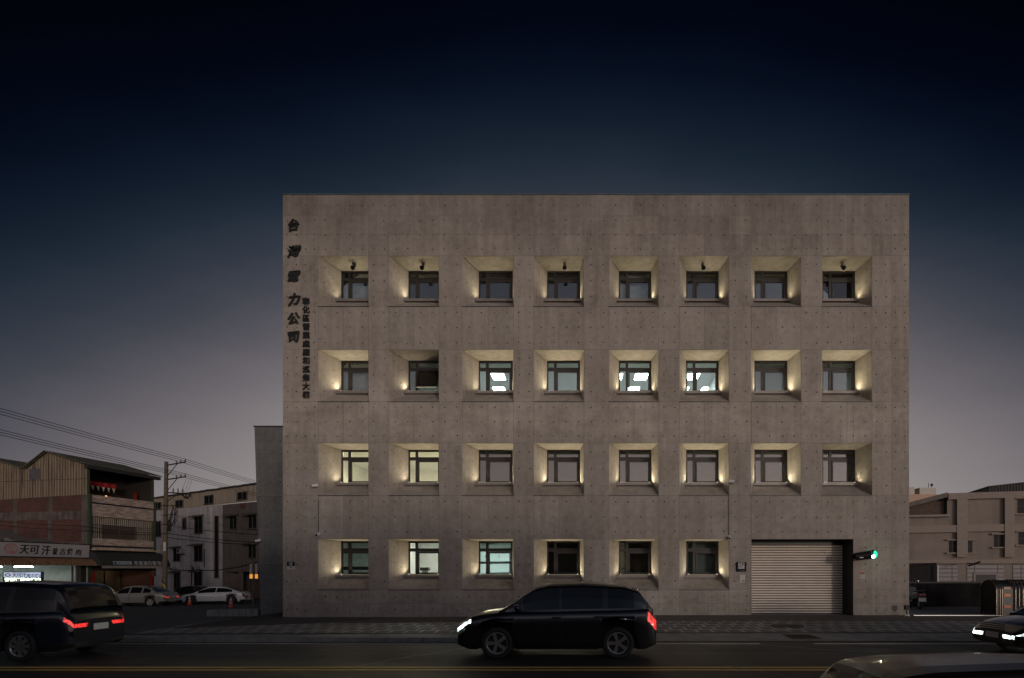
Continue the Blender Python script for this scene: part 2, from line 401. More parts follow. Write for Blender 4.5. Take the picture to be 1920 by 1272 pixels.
# painted lines
def worn_paint(name, col, wear=.5):
    m = bpy.data.materials.new(name); m.use_nodes = True
    n, l = m.node_tree.nodes, m.node_tree.links; p = n["Principled BSDF"]; p.inputs["Roughness"].default_value = .6
    t = n.new("ShaderNodeTexCoord"); z = n.new("ShaderNodeTexNoise"); z.inputs["Scale"].default_value = 7; z.inputs["Detail"].default_value = 9; z.inputs["Roughness"].default_value = .75
    l.new(t.outputs["Object"], z.inputs[0])
    o = ramp(n, l, z.outputs[0], [(wear - .07, (.04, .04, .04)), (wear, tuple(c * .8 for c in col)), (.75, col)]); l.new(o, p.inputs["Base Color"])
    return m
YEL, WHI = worn_paint("worn_yellow_paint", (.82, .54, .14), .37), worn_paint("worn_white_paint", (.50, .50, .48), .38)
b = MB()
for y0 in (11.28, 11.58):
    b.box(-60, 60, y0, y0 + .13, -.2, -.195)
tag(b.build("centre_line_marking", YEL), kind="structure")
b = MB()
for x0, x1 in ((-12.8, 4.75), (6.2, 60)):
    b.box(x0, x1, 15.27, 15.39, -.2, -.195)
b.box(-1.6, .4, 10.35, 10.43, -.222, -.214)
tag(b.build("edge_line_marking", WHI), kind="structure")
# tar seams and tyre marks
TAR = mat("tar_seam", (.012, .012, .012), .35, var=.1)
b = MB()
def seam(pts, w, z=.006):
    for (xa, ya), (xb, yb) in zip(pts, pts[1:]):
        d = Vector((xb - xa, yb - ya, 0)).normalized(); nn = Vector((-d.y, d.x, 0)) * w / 2
        b.face([Vector((xa, ya, gz(xa, ya) + z)) - nn, Vector((xb, yb, gz(xb, yb) + z)) - nn, Vector((xb, yb, gz(xb, yb) + z)) + nn, Vector((xa, ya, gz(xa, ya) + z)) + nn])
def jit(p0, p1, n, s): return [(p0[0] + (p1[0] - p0[0]) * i / n + random.uniform(-s, s), p0[1] + (p1[1] - p0[1]) * i / n + random.uniform(-s, s)) for i in range(n + 1)]
seam(jit((-4.6, 11.8), (-2.6, 15.1), 14, .06), .05); seam(jit((4.4, 15.2), (9.6, 11.9), 18, .05), .06)
seam(jit((-9.5, 11.0), (-4.5, 11.9), 12, .08), .04); seam(jit((3.0, 11.9), (4.0, 10.4), 10, .05), .035); seam(jit((-12, 13.4), (12, 13.6), 40, .02), .03, .005)
seam(jit((-8, 8.5), (3, 9.2), 24, .05), .035)
tag(b.build("tar_seam_marking", TAR), kind="structure")
b = MB()
for x0, y0, w_, h_ in ((-9.4, 12.4, 3.6, 1.1), (3.2, 13.8, 5.2, .9), (8.6, 12.3, 2.2, 1.4), (-3.5, 9.0, 4.4, 1.2), (-17, 13.0, 3.0, 1.6)):
    c_ = [(x0 + random.uniform(-.1, .1), y0), (x0 + w_ + random.uniform(-.2, .2), y0 + random.uniform(-.08, .08)), (x0 + w_, y0 + h_), (x0 + random.uniform(-.2, .2), y0 + h_ + random.uniform(-.08, .08))]
    b.face([(x, y, gz(x, y) + .003) for x, y in c_])
tag(b.build("asphalt_patch", mat("patched_asphalt", (.045, .043, .042), .75, var=.25, scale=2.5, bump=.6, bscale=80)), kind="structure")
b = MB()
IRON = mat("cast_iron", (.018, .015, .012), .6, .4, var=.3, scale=6)
g = thing("drain_grate", "dark rectangular iron drain grate set in the concrete apron before the shutter", "drain grate", (6.35, 16.6, gz(6.35, 16.6) + .012))
b.box(-.36, .36, -.42, .42, .003, .012)
for i in range(9): b.box(-.33 + i * .075, -.30 + i * .075, -.39, .39, .012, .022)
b.build("grating", IRON, g, local=True)
b = MB(); b.box(-.40, .40, -.46, -.42, .002, .016); b.box(-.40, .40, .42, .46, .002, .016); b.box(-.40, -.36, -.42, .42, .002, .016); b.box(.36, .40, -.42, .42, .002, .016)
b.build("frame", IRON, g, local=True)
g = thing("manhole_cover", "dark stone-filled inspection cover among the pavers in front of the shutter", "manhole cover", (6.75, 18.9, gz(6.75, 18.9) + .03))
b = MB(); b.prism([(-.62, -.3), (.38, -.55), (.62, .25), (-.3, .55)], "z", .003, .012); b.build("lid", mat("dark_stone_lid", (.03, .026, .024), .7, var=.3, scale=9), g, local=True)
b = MB()
for s in (-.12, .16):
    b = MB(); b.cyl((s, 0, .0122), (s, 0, .02), .03); b.build("lifting_eye", IRON, g, local=True)

# ------------------------------------------------------------------ the concrete office building
Y0, YI = 22.0, 23.04
def fx(p): return (p - XV) * Y0 / F
def fz(p): return H + (YH - p) * Y0 / F
XL, XR, ZT = fx(530.5), fx(1704.5), fz(366)
COLS = [(597, 691), (729, 823), (867, 963), (1001, 1095), (1142, 1235), (1274, 1367), (1408, 1502), (1541, 1635)]
ROWS = [(480, 574.6, 509, 566), (656, 753, 677, 737), (831, 929, 844, 907), (1010.5, 1105.6, 1015, 1078)]      # outer top/bottom, window top/bottom
GX0, GX1, GZ = fx(1409), fx(1600), fz(1011)
office = thing("office_building", "four-storey fair-faced concrete office block with deep splayed lit windows", "building", (0, Y0, 0))
xs = sorted({XL, XR, GX0, GX1} | {fx(c) for C in COLS for c in C} | {fx((a + b_) / 2) for a, b_ in COLS} | {fx(1672)})
zs = sorted({0.0, ZT, GZ, fz(405), fz(440), fz(1132)} | {fz(r[i]) for r in ROWS for i in (0, 1)} - {fz(1010.5)} | {fz(1010.5)})
zs = [z for i, z in enumerate(zs) if i == 0 or z - zs[i - 1] > .02]
zs[0] = -.05
OPEN = []
for ri, r in enumerate(ROWS):
    for ci, c in enumerate(COLS):
        if ri == 3 and ci > 5: continue
        OPEN.append((ri, ci, fx(c[0]), fx(c[1]), fz(r[1]), fz(r[0])))
def inside(x, z):
    if GX0 < x < GX1 and z < GZ: return True
    return any(o[2] < x < o[3] and o[4] < z < o[5] for o in OPEN)
fb = MB()
for i in range(len(xs) - 1):
    for j in range(len(zs) - 1):
        cx_, cz_ = (xs[i] + xs[i + 1]) / 2, (zs[j] + zs[j + 1]) / 2
        if inside(cx_, cz_): continue
        fb.face([(xs[i], Y0, zs[j]), (xs[i + 1], Y0, zs[j]), (xs[i + 1], Y0, zs[j + 1]), (xs[i], Y0, zs[j + 1])], 0, tone=random.uniform(-.085, .085))
        if i: fb.face([(xs[i] - .007, Y0 - .002, zs[j]), (xs[i] + .007, Y0 - .002, zs[j]), (xs[i] + .007, Y0 - .002, zs[j + 1]), (xs[i] - .007, Y0 - .002, zs[j + 1])], 1)
        if j: fb.face([(xs[i] + .008, Y0 - .002, zs[j] - .007), (xs[i + 1] - .008, Y0 - .002, zs[j] - .007), (xs[i + 1] - .008, Y0 - .002, zs[j] + .007), (xs[i] + .008, Y0 - .002, zs[j] + .007)], 1)
# tie holes
def dot(c, nrm, r=.024, m=2):
    c, nrm = Vector(c), Vector(nrm).normalized(); a = nrm.orthogonal().normalized(); bb = nrm.cross(a)
    fb.face([c + nrm * .003 + (a * math.cos(k * math.pi / 4) + bb * math.sin(k * math.pi / 4)) * r for k in range(8)], m)
HX = [539, 556, 573, 590, 610, 632.5, 656.6, 679.3, 700.6, 720.7, 741.7, 764.6, 788.5, 811, 834, 857, 880, 903.5, 927.3, 951, 972.7, 993, 1014, 1038, 1062, 1085, 1108, 1131.5, 1154.4, 1177, 1201, 1224,
      1245, 1265, 1286, 1310, 1334, 1357, 1378, 1399, 1420, 1443.5, 1467, 1490, 1511.5, 1531, 1552, 1576, 1599.6, 1622.5, 1643, 1661.4, 1678, 1696]
HZ = [385, 414, 441, 467, 496, 527, 557, 586.5, 614, 643, 671.6, 702.6, 735, 764, 791, 818, 847.5, 879, 911.5, 941, 970, 997, 1027, 1059, 1090, 1119, 1144]
for hx in HX:
    for hz in HZ:
        x, z = fx(hx), fz(hz)
        if not inside(x, z) and not any(o[2] - .06 < x < o[3] + .06 and o[4] - .06 < z < o[5] + .06 for o in OPEN) and not (GX0 - .1 < x < GX1 + .1 and z < GZ + .05):
            if random.random() < .97: dot((x + random.uniform(-.02, .02), Y0, z + random.uniform(-.02, .02)), (0, -1, 0), random.uniform(.019, .030))
# splayed reveals
SL, SR = .45, .16
INNER = {}
for ri, ci, x0, x1, z0, z1 in OPEN:
    it, ib = ROWS[ri][2], ROWS[ri][3]
    X0, X1 = x0 + SL, x1 - SR; Z1 = H + (YH - it) * YI / F; Z0 = H + (YH - ib) * YI / F
    INNER[ri, ci] = (X0, X1, Z0, Z1)
    A, B, C, D = Vector((x0, Y0, z0)), Vector((x1, Y0, z0)), Vector((x1, Y0, z1)), Vector((x0, Y0, z1))
    a, b_, c, d = Vector((X0, YI, Z0)), Vector((X1, YI, Z0)), Vector((X1, YI, Z1)), Vector((X0, YI, Z1))
    for q_ in ((A, a, d, D), (B, C, c, b_), (D, d, c, C), (A, B, b_, a)):
        fb.face(q_, 0, tone=random.uniform(-.05, .05))
    for P, n_, uv in (((A, a, D, d), None, ((.26, .17), (.26, .50), (.26, .82), (.62, .33), (.62, .66))), ((B, b_, C, c), None, ((.28, .2), (.28, .52), (.28, .8), (.66, .36), (.66, .7)))):
        nn = (P[1] - P[0]).cross(P[2] - P[0]).normalized(); nn = nn if nn.y < 0 else -nn
        for u, v in uv:
            lo, hi = P[0].lerp(P[1], u), P[2].lerp(P[3], u)
            dot(lo.lerp(hi, v), nn)
    nn = Vector((0, -1, 1))
    for u in (.3, .72): dot(A.lerp(B, u).lerp(a.lerp(b_, u), .35), (b_ - a).cross(d - a) * 0 + (A - a).cross(B - A).normalized() * (1 if (A - a).cross(B - A).z > 0 else -1), .02)
    fb.box(x0 - .03, x1 + .02, Y0 - .012, Y0 + .02, z0 - .028, z0 - .003, 3)  # black drip lip below the opening gives the shadow line by its colour
    # cavity closing behind the frame edge
    fb.box(X0 - .3, X1 + .3, YI + .10, YI + .16, Z0 - .3, Z0 - .002, 1); fb.box(X0 - .3, X1 + .3, YI + .10, YI + .16, Z1 + .002, Z1 + .3, 1)
    fb.box(X0 - .3, X0 - .002, YI + .10, YI + .16, Z0, Z1, 1); fb.box(X1 + .002, X1 + .3, YI + .10, YI + .16, Z0, Z1, 1)
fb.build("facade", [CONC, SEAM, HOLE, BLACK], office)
# other walls, roof
wb_ = MB()
YB = 40.0
for x in (XL, XR):
    n = 7
    for k in range(n):
        ya, yb = Y0 + (YB - Y0) * k / n, Y0 + (YB - Y0) * (k + 1) / n
        for za, zb in ((-.8, 4.2), (4.2, 8.3), (8.3, 12.3), (12.3, ZT)):
            wb_.face([(x, ya, za), (x, yb, za), (x, yb, zb), (x, ya, zb)], 0, tone=random.uniform(-.07, .07))
wb_.face([(XL, YB, -.8), (XR, YB, -.8), (XR, YB, ZT), (XL, YB, ZT)], 0)
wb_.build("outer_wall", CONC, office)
b = MB(); b.box(XL + .01, XR - .01, Y0 + .3, YB - .01, ZT - .6, ZT - .4); b.build("roof", mat("roof_screed", (.2, .2, .19), .9), office)
b = MB(); b.box(XL - .02, XR + .02, Y0 - .025, Y0 + .3, ZT + .001, ZT + .045); b.box(XL - .02, XL + .28, Y0 + .3, YB, ZT + .001, ZT + .045); b.box(XR - .28, XR + .02, Y0 + .3, YB, ZT + .001, ZT + .045)
b.build("coping", mat("coping_metal", (.10, .12, .12), .4, .5), office)
# leaning wing wall behind the corner
YW = 24.9
wt = at(477, 801, YW); wbm = at(488.5, 1146, YW)
b = MB()
zl = rng(-.9, wt.z, 6)
for k in range(6):
    za, zb = zl[k], zl[k + 1]
    xa = wt.x + (wbm.x - wt.x) * (wt.z - za) / (wt.z - wbm.z); xb = wt.x + (wbm.x - wt.x) * (wt.z - zb) / (wt.z - wbm.z)
    b.face([(xa, YW, za), (XL, YW, za), (XL, YW, zb), (xb, YW, zb)], 0, tone=(-.04, .02, .05, -.05, .03, .0)[k])
    b.face([(xa, YW, za), (xb, YW, zb), (xb, YW + 9, zb), (xa, YW + 9, za)], 0)
    if k: b.face([(xa, YW - .002, za - .012), (XL, YW - .002, za - .012), (XL, YW - .002, za + .012), (xa, YW - .002, za + .012)], 1)
b.face([(wt.x, YW, wt.z), (XL, YW, wt.z), (XL, YW + 9, wt.z), (wt.x, YW + 9, wt.z)], 0)
b.box(wt.x - .03, XL, YW - .03, YW + 9, wt.z + .001, wt.z + .05, 2)
fb = b
for px_ in (487, 506.5, 526):
    for k, py in enumerate((828, 852, 877, 904, 932, 958, 981, 1005, 1031, 1059, 1088, 1114)):
        p = at(px_, py, YW)
        if p.x > wt.x + (wbm.x - wt.x) * (wt.z - p.z) / (wt.z - wbm.z) + .12: dot(p, (0, -1, 0), .026)
b.build("wing_wall", [CONC_D, SEAM, HOLE], office)

# ------------------------------------------------------------------ rooms behind the windows
PLASTER = mat("white_plaster", (.62, .64, .62), .8, var=.05)
CEIL = mat("ceiling_board", (.66, .70, .68), .8, var=.04)
FLOORM = mat("vinyl_floor", (.25, .25, .24), .5, var=.1)
wl_, cl_, fl_ = MB(), MB(), MB()
PART = {0: [4], 1: [1.55, 5.5], 2: [1.5, 4.5], 3: [.55, 1.55, 2.5, 3.5, 4.55]}           # partitions between window columns
def colx(t):
    i = int(t); a = COLS[i][1]; bq = COLS[min(i + 1, 7)][0]
    return fx((a + bq) / 2)
DEPTH = {0: 30, 1: 31, 2: 29.6, 3: 27.5}
CZ = {}
for ri in range(4):
    _, _, z0, z1 = INNER[ri, 0]
    zc, zf, yb = z1 + .32, z0 - .95, DEPTH[ri]; CZ[ri] = zc
    xr = XR - .3 if ri < 3 else GX0 - .35
    cl_.box(XL + .3, xr, YI + .17, yb, zc, zc + .12); fl_.box(XL + .3, xr, YI + .17, yb, zf - .12, zf)
    wl_.box(XL + .3, xr, yb, yb + .1, zf, zc); wl_.box(XL + .2, XL + .3, YI + .17, yb, zf, zc); wl_.box(xr, xr + .1, YI + .17, yb, zf, zc)
    for t in PART[ri]:
        x = colx(t); wl_.box(x - .06, x + .06, YI + .17, yb, zf, zc)
    # wall between the windows, seen from inside
    wl_.box(XL + .3, xr, YI + .165, YI + .17, zf, INNER[ri, 0][2] - .3); wl_.box(XL + .3, xr, YI + .165, YI + .17, INNER[ri, 0][3] + .3, zc)
wl_.build("interior_wall", PLASTER, office); cl_.build("interior_ceiling", CEIL, office); fl_.build("interior_floor", FLOORM, office)

COOL = emit("cool_ceiling_panel", (.86, 1.0, .98), 26)
COOLD = emit("dim_cool_ceiling_panel", (.80, 1.0, .95), 24)
WARM = emit("warm_ceiling_panel", (1.0, .84, .50), 260)
def panel(x0, x1, y0, y1, ri, m, label, group):
    z = CZ[ri]
    t = thing("ceiling_light", label, "ceiling light", ((x0 + x1) / 2, (y0 + y1) / 2, z), 0, group)
    b = MB(); b.box(x0 + .02, x1 - .02, y0 + .02, y1 - .02, z - .03, z - .012); b.build("diffuser", m, t)
    b = MB(); b.box(x0, x1, y0, y0 + .02, z - .034, z - .001); b.box(x0, x1, y1 - .02, y1, z - .034, z - .001); b.box(x0, x0 + .02, y0 + .02, y1 - .02, z - .034, z - .001); b.box(x1 - .02, x1, y0 + .02, y1 - .02, z - .034, z - .001)
    b.build("frame", WHITE, t)
PG = "square ceiling panels on the third floor"
for x, nm in ((-3.72, "third window from the lettering"), (1.55, "narrow strip beside the fifth window mullion"), (2.68, "fifth window from the lettering"), (4.98, "sixth window from the lettering")):
    panel(x - .3, x + .3, 25.35, 26.25, 1, COOL, "glowing ceiling panel, front one through the third-floor " + nm, PG)
for x, nm in ((-3.95, "third window"), (2.5, "fifth window"), (4.85, "sixth window beside its mullion"), (6.05, "sixth window by its right jamb")):
    panel(x - .3, x + .3, 27.25, 28.2, 1, COOL, "glowing white ceiling panel, rear one in the third-floor " + nm, PG)
panel(-1.6, -.4, 29.2, 29.9, 1, COOL, "white ceiling panel deep in the room behind the third-floor fourth window", PG)
panel(8.2, 9.2, 29.4, 30.0, 1, COOLD, "dim ceiling panel deep behind the seventh third-floor window", PG)
panel(-8.2, -7.2, 29.4, 30.0, 1, COOLD, "dim ceiling panel deep behind the third-floor window with the open sash", PG)
panel(-9.6, -5.8, 23.35, 24.0, 2, WARM, "warm strip light above the two cream-lit second-floor windows", "warm ceiling lights")
panel(-6.9, -5.8, 25.2, 25.9, 3, emit("soft_panel", (1.0, .95, .82), 50), "ceiling light in the lit lobby behind the second ground-floor window", "ground-floor ceiling lights")
panel(-4.4, -3.2, 24.2, 24.9, 3, emit("office_panel", (.86, 1.0, .96), 50), "ceiling light over the white cabinets behind the third ground-floor window", "ground-floor ceiling lights")
panel(-9.9, -9.2, 25.4, 26.0, 3, emit("office_panel_dim", (.9, 1.0, .92), 14), "ceiling light in the glazed office behind the first ground-floor window", "ground-floor ceiling lights")
panel(3.9, 4.8, 25.6, 26.2, 3, emit("office_panel_low", (.9, 1.0, .92), 5), "dim ceiling light behind the frosted sixth ground-floor window", "ground-floor ceiling lights")
panel(1.6, 2.2, 25.8, 26.2, 3, emit("office_panel_amber", (1.0, .8, .5), 8), "dim amber ceiling light behind the potted palm window", "ground-floor ceiling lights")

# ------------------------------------------------------------------ windows: frame, panes, sill, uplights
UP = emit("uplight_lens", (1.0, .90, .62), 3.0)
UPC = (1.0, .86, .58)
def spot(loc, target, power, size, blend, parent):
    d = bpy.data.lights.new("uplight", "SPOT"); d.energy = power; d.color = UPC; d.spot_size = R(size); d.spot_blend = blend; d.shadow_soft_size = .025
    o = bpy.data.objects.new("uplight_lamp", d); sc.collection.objects.link(o); o.location = Vector(loc) - Vector((0, Y0, 0))
    o.rotation_euler = (Vector(target) - Vector(loc)).to_track_quat("-Z", "Y").to_euler(); o.parent = parent
POWER = {0: (9, 9), 1: (17, 17), 2: (16, 16), 3: (13, 13)}
STRIP = {0: 6.6, 1: 13, 2: 12.5, 3: 10.5}
LEDM = emit("led_strip", (1.0, .86, .56), .9)
OFF = {(1, 1): (1, .0), (2, 7): (.35, .55), (2, 0): (.8, 0.9)}
for (ri, ci), (X0, X1, Z0, Z1) in INNER.items():
    W_, h_ = X1 - X0, Z1 - Z0
    win = MB()      # the structural opening lining is the window part itself
    win.box(X0, X1, YI - .012, YI + .11, Z1 - .001, Z1 + .012); win.box(X0, X1, YI - .012, YI + .11, Z0 - .012, Z0 + .001); win.box(X0 - .012, X0, YI - .012, YI + .10, Z0 - .012, Z1 + .012); win.box(X1, X1 + .012, YI - .012, YI + .10, Z0 - .012, Z1 + .012)
    wo_ = win.build("window", BRONZE, office)
    f = MB(); ya, yb = YI + .005, YI + .085
    Xm0, Xm1 = X0 + .205 * W_, X0 + .285 * W_; Zt0, Zt1 = Z1 - .31 * h_, Z1 - .215 * h_
    f.box(X0, X0 + .045, ya, yb, Z0, Z1); f.box(X1 - .07, X1, ya, yb, Z0, Z1); f.box(X0, X1, ya - .002, yb + .002, Z1 - .075, Z1 - .002); f.box(X0, X1, ya - .002, yb + .002, Z0 + .002, Z0 + .035)
    f.box(Xm0, Xm1, ya - .004, yb + .004, Z0 + .003, Z1 - .003); f.box(X0 + .001, X1 - .001, ya - .003, yb + .003, Zt0, Zt1)
    f.build("frame", BRONZE, wo_)
    sash = MB(); s0, s1, sz0, sz1 = Xm1 + .005, X1 - .075, Z0 + .04, Zt0 - .005
    M_ = None
    if (ri, ci) == (1, 1):
        piv = Vector((0, YI + .02, sz1)); M_ = Matrix.Translation(piv) @ Matrix.Rotation(R(-24), 4, "X") @ Matrix.Translation(-piv)
    t_ = .052
    for q_ in ((s0, s0 + t_, sz0, sz1), (s1 - t_, s1, sz0, sz1), (s0 + t_, s1 - t_, sz1 - .07, sz1), (s0 + t_, s1 - t_, sz0, sz0 + .05)):
        sash.box(q_[0], q_[1], YI - .028, YI + .03, q_[2], q_[3], M=M_)
    sash.box(s0 + .012, s0 + .03, YI - .05, YI - .029, (sz0 + sz1) / 2 - .07, (sz0 + sz1) / 2 + .07, M=M_)
    sash.build("sash", BRONZE, wo_)
    p = MB()
    p.box(X0 + .04, Xm0, YI + .035, YI + .043, Zt1, Z1 - .07); p.box(Xm1, X1 - .06, YI + .035, YI + .043, Zt1, Z1 - .07)
    p.box(X0 + .04, Xm0, YI + .035, YI + .043, Z0 + .03, Zt0); p.box(s0 + t_ - .005, s1 - t_ + .005, YI + .0, YI + .008, sz0 + .045, sz1 - .065, M=M_)
    p.build("pane", GLASS, wo_)
    # ledge in front of the frame, wider than it because the reveal splays
    k = .30
    lx0, lx1 = X0 - SL * k + .005, X1 + SR * k - .005
    s = MB(); s.prism([(X0 - SL * .012, YI - .01), (X1 + SR * .012, YI - .01), (lx1, YI - (YI - Y0) * k), (lx0, YI - (YI - Y0) * k)], "z", Z0 - .115, Z0 - .013)
    s.build("sill", SILL, wo_, bevel=.006)
    on = OFF.get((ri, ci), (1, 1))
    for side, xx, dx, pw in ((0, lx0 + .105, -.10, on[0] * POWER[ri][0]), (1, lx1 - .075, .07, on[1] * POWER[ri][1])):
        yy = YI - .16
        xx = xx + (.085 if side == 0 else -.055)
        u = MB(); u.box(xx - .035, xx + .035, yy - .03, yy + .03, Z0 - .0125, Z0 + .022, 0); u.box(xx - .028, xx + .028, yy - .024, yy + .024, Z0 + .0222, Z0 + .028, 1 if pw else 0)
        u.build("uplight", [BLACK, UP], wo_)
        if pw: spot((xx, yy, Z0 + .045), (xx - dx * random.uniform(1.0, 2.5), yy - .80, Z0 + .9), pw * random.uniform(.55, 1.35), 168, .75, wo_)
    if max(on):
        sx0, sx1, sy = X0 + .12, X1 - .10, YI - .235
        u = MB(); u.box(sx0, sx1, sy - .014, sy + .014, Z0 - .0125, Z0 + .004, 0); u.box(sx0 + .01, sx1 - .01, sy - .009, sy + .009, Z0 + .0042, Z0 + .008, 1); u.build("light_strip", [BLACK, LEDM], wo_)
        d = bpy.data.lights.new("light_strip", "AREA"); d.shape = "RECTANGLE"; d.size = sx1 - sx0 - .05; d.size_y = .02; d.energy = STRIP[ri] * (.25 if min(on) < .3 else min(1, sum(on) / 2)); d.color = UPC; d.spread = R(165)
        o = bpy.data.objects.new("light_strip_lamp", d); sc.collection.objects.link(o); o.location = Vector(((sx0 + sx1) / 2, sy - Y0, Z0 + .02)); o.rotation_euler = (R(180 + 30), 0, 0); o.parent = wo_
    # what hangs in the window
    if (ri, ci) == (3, 3):
        bl = MB()
        for kx in range(22):
            z = Z0 + .05 + kx * .05
            bl.box(X0 + .05, X1 - .05, YI + .12, YI + .155, z, z + .012)
        bl.build("blind", mat("dark_blind", (.02, .02, .02), .6), wo_)
    if (ri, ci) == (3, 5):
        bl = MB(); bl.box(X0 - .1, X1 + .1, YI + .30, YI + .31, Z0 - .1, Z1 + .2); bl.build("blind", mat("grey_green_blind", (.20, .23, .215), .7), wo_)
    if (ri, ci) == (3, 4):
        bl = MB(); n = 36
        bl.idx([Vector((X0 + .3 + (X1 + .2 - X0 - .3) * i / n, YI + 1.1 + .03 * (i % 2), z)) for z in (Z0 - .1, Z1 + .2) for i in range(n + 1)], [(i, i + 1, n + 2 + i, n + 1 + i) for i in range(n)])
        bl.build("curtain", mat("beige_curtain", (.30, .24, .17), .8), wo_)
    if (ri in (0, 1) and ci in (0,)) or (ri, ci) == (0, 4):
        bl = MB(); bl.box(X0 + .02, X1 - .02, YI + .22, YI + .225, Z0 + .25, Z1 + .1); bl.build("blind", mat("grey_roller_blind", (.30, .34, .34), .8), wo_)

# ------------------------------------------------------------------ furniture behind the ground-floor windows
def cabinet(name, label, cat, x0, x1, y0, y1, z0, z1, m, doors=3):
    t = thing(name, label, cat, ((x0 + x1) / 2, (y0 + y1) / 2, z0))
    b = MB(); b.box(x0, x1, y0, y1, z0, z1); b.build("carcass", m, t)
    w = (x1 - x0) / doors
    for k in range(doors):
        b = MB(); b.box(x0 + k * w + .01, x0 + (k + 1) * w - .01, y0 - .022, y0 - .002, z0 + .03, z1 - .03); d = b.build("door", m, t)
        b = MB(); b.box(x0 + (k + 1) * w - .06, x0 + (k + 1) * w - .04, y0 - .04, y0 - .023, (z0 + z1) / 2 - .08, (z0 + z1) / 2 + .08); b.build("handle", BLACK, d)
zg = INNER[3, 0][2] - .95
cabinet("storage_cabinet", "pale cabinet wall with a dark shadow gap, inside the third ground-floor window", "cabinet", -5.0, -2.5, 26.6, 27.2, zg, 2.03, mat("pale_cabinet", (.60, .68, .66), .5, var=.03), 3)
cabinet("storage_cabinet", "upper white cupboard hung above the pale cabinet wall in the third window", "cupboard", -5.0, -2.5, 26.6, 27.2, 2.13, 2.62, MATS["pale_cabinet"], 4)
t = thing("display_stand", "grey pedestal with dark top in the lit lobby window", "pedestal", (-6.9, 25.4, zg))
b = MB(); b.box(-7.0, -6.8, 25.3, 25.5, zg, 1.72); b.build("post", mat("grey_pedestal", (.2, .2, .19), .6), t)
b = MB(); b.box(-7.08, -6.72, 25.22, 25.58, 1.721, 1.86); b.build("top", BLACK, t)
for k, (x, z) in enumerate(((-6.05, 2.2), (-6.05, 1.78), (-5.6, 1.95))):
    t = thing("picture_frame", ("upper dark framed notice on the lobby wall", "lower dark framed notice on the lobby wall", "single framed notice near the lobby window jamb")[k], "framed notice", (x, 27.49, z))
    b = MB(); b.box(x - .2, x + .2, 27.46, 27.49, z - .15, z + .15); b.build("frame", BLACK, t)
    b = MB(); b.box(x - .16, x + .16, 27.452, 27.459, z - .11, z + .11); b.build("sheet", PLASTER, t)
t = thing("glass_partition", "glazed office partition with dark rails in the first ground-floor window", "glass partition", (-9.5, 26.0, zg))
b = MB(); b.box(-11, -8.1, 25.98, 26.02, 1.28, 1.42); b.box(-11, -8.1, 25.98, 26.02, 1.75, 1.90); b.box(-11, -8.1, 25.98, 26.02, 2.5, 2.62); b.build("rail", BLACK, t)
b = MB()
for x in (-9.35, -8.85, -8.4): b.box(x, x + .03, 25.97, 26.03, zg, 2.62)
b.build("mullion", WHITE, t)
b = MB(); b.box(-11, -8.1, 25.995, 26.003, zg, 2.5); b.build("pane", CLEAR, t)
# potted palm
t = thing("potted_palm", "potted palm with arching fronds inside the fifth ground-floor window", "potted palm", (2.35, 23.75, zg))
b = MB(); b.cyl((2.35, 23.75, zg), (2.35, 23.75, zg + .4), .16, .22, 14); b.build("pot", mat("clay_pot", (.12, .07, .05), .7), t)
b = MB(); b.cyl((2.35, 23.75, zg + .38), (2.35, 23.75, zg + .95), .03, .02, 8); b.build("stem", mat("palm_stem", (.05, .04, .02), .8), t)
b = MB()
for k in range(15):
    a = k * 2.399; L = random.uniform(.45, .75); up = random.uniform(.25, .95); prev = None
    for i in range(11):
        s_ = i / 10; p = Vector((2.35 + math.cos(a) * L * s_, 23.75 + math.sin(a) * L * s_ * .7, zg + .9 + up * s_ - .75 * L * s_ * s_))
        if prev is not None:
            for sg in (-1, 1):
                dv = (p - prev).normalized(); sd = dv.cross(Vector((0, 0, 1))).normalized() * sg
                tip = p + sd * .17 * (1 - s_ * .6) + dv * .1 - Vector((0, 0, .05))
                b.face([prev, p, tip], 0)
        prev = p
b.build("crown", mat("palm_leaf", (.03, .06, .025), .5, var=.3), t)

# ------------------------------------------------------------------ roller shutter in its recess
YS = Y0 + .94
GALV = mat("galvanised_slat", (.80, .72, .63), .45, .0, var=.05, scale=1.2)
sh = MB()
zb0, pitch = .03, .101
n = int((GZ - .14 - zb0) / pitch)
prof = []
for k in range(n):
    z = zb0 + k * pitch
    for t_, d in ((0, 0), (.05, -.018), (.16, -.030), (.32, -.036), (.48, -.030), (.60, -.018), (.65, 0)): prof.append((z + t_ * pitch, d))
prof.append((zb0 + n * pitch, 0))
V = [Vector((x, YS + d, z)) for z, d in prof for x in (GX0 - .2, fx(1579.5) * YS / Y0)]
for i in range(len(prof) - 1):
    sh.idx(V[2 * i:2 * i + 4], [(0, 1, 3, 2)], 1 if i % 7 == 6 else 0)  # slat joints painted darker, standing in for shade in the grooves
rs = sh.build("roller_shutter", [GALV, mat("shaded_slat_joint", (.14, .11, .085), .7, .3, var=.1)], office)
b = MB(); b.box(GX0 - .2, GX1, YS - .02, YS + .06, zb0 + n * pitch, GZ + .3); b.build("housing", BLACK, rs)
b = MB(); b.box(fx(1579.5) * YS / Y0, fx(1579.5) * YS / Y0 + .1, YS - .09, YS + .03, 0, GZ - .1); b.build("guide_rail", BLACK, rs)
b = MB(); b.box(GX0 - .2, fx(1579.5) * YS / Y0, YS - .03, YS + .02, .0, .035); b.build("bottom_rail", BLACK, rs)
b = MB()
b.box(GX1 - .0, GX1 + .02, Y0 + .03, YS + .1, -.02, GZ); b.box(GX0 - .25, GX1 + .02, Y0 + .03, YS + .1, GZ, GZ + .02); b.box(fx(1579.5) * YS / Y0 + .1, GX1, YS + .0, YS + .05, 0, GZ)
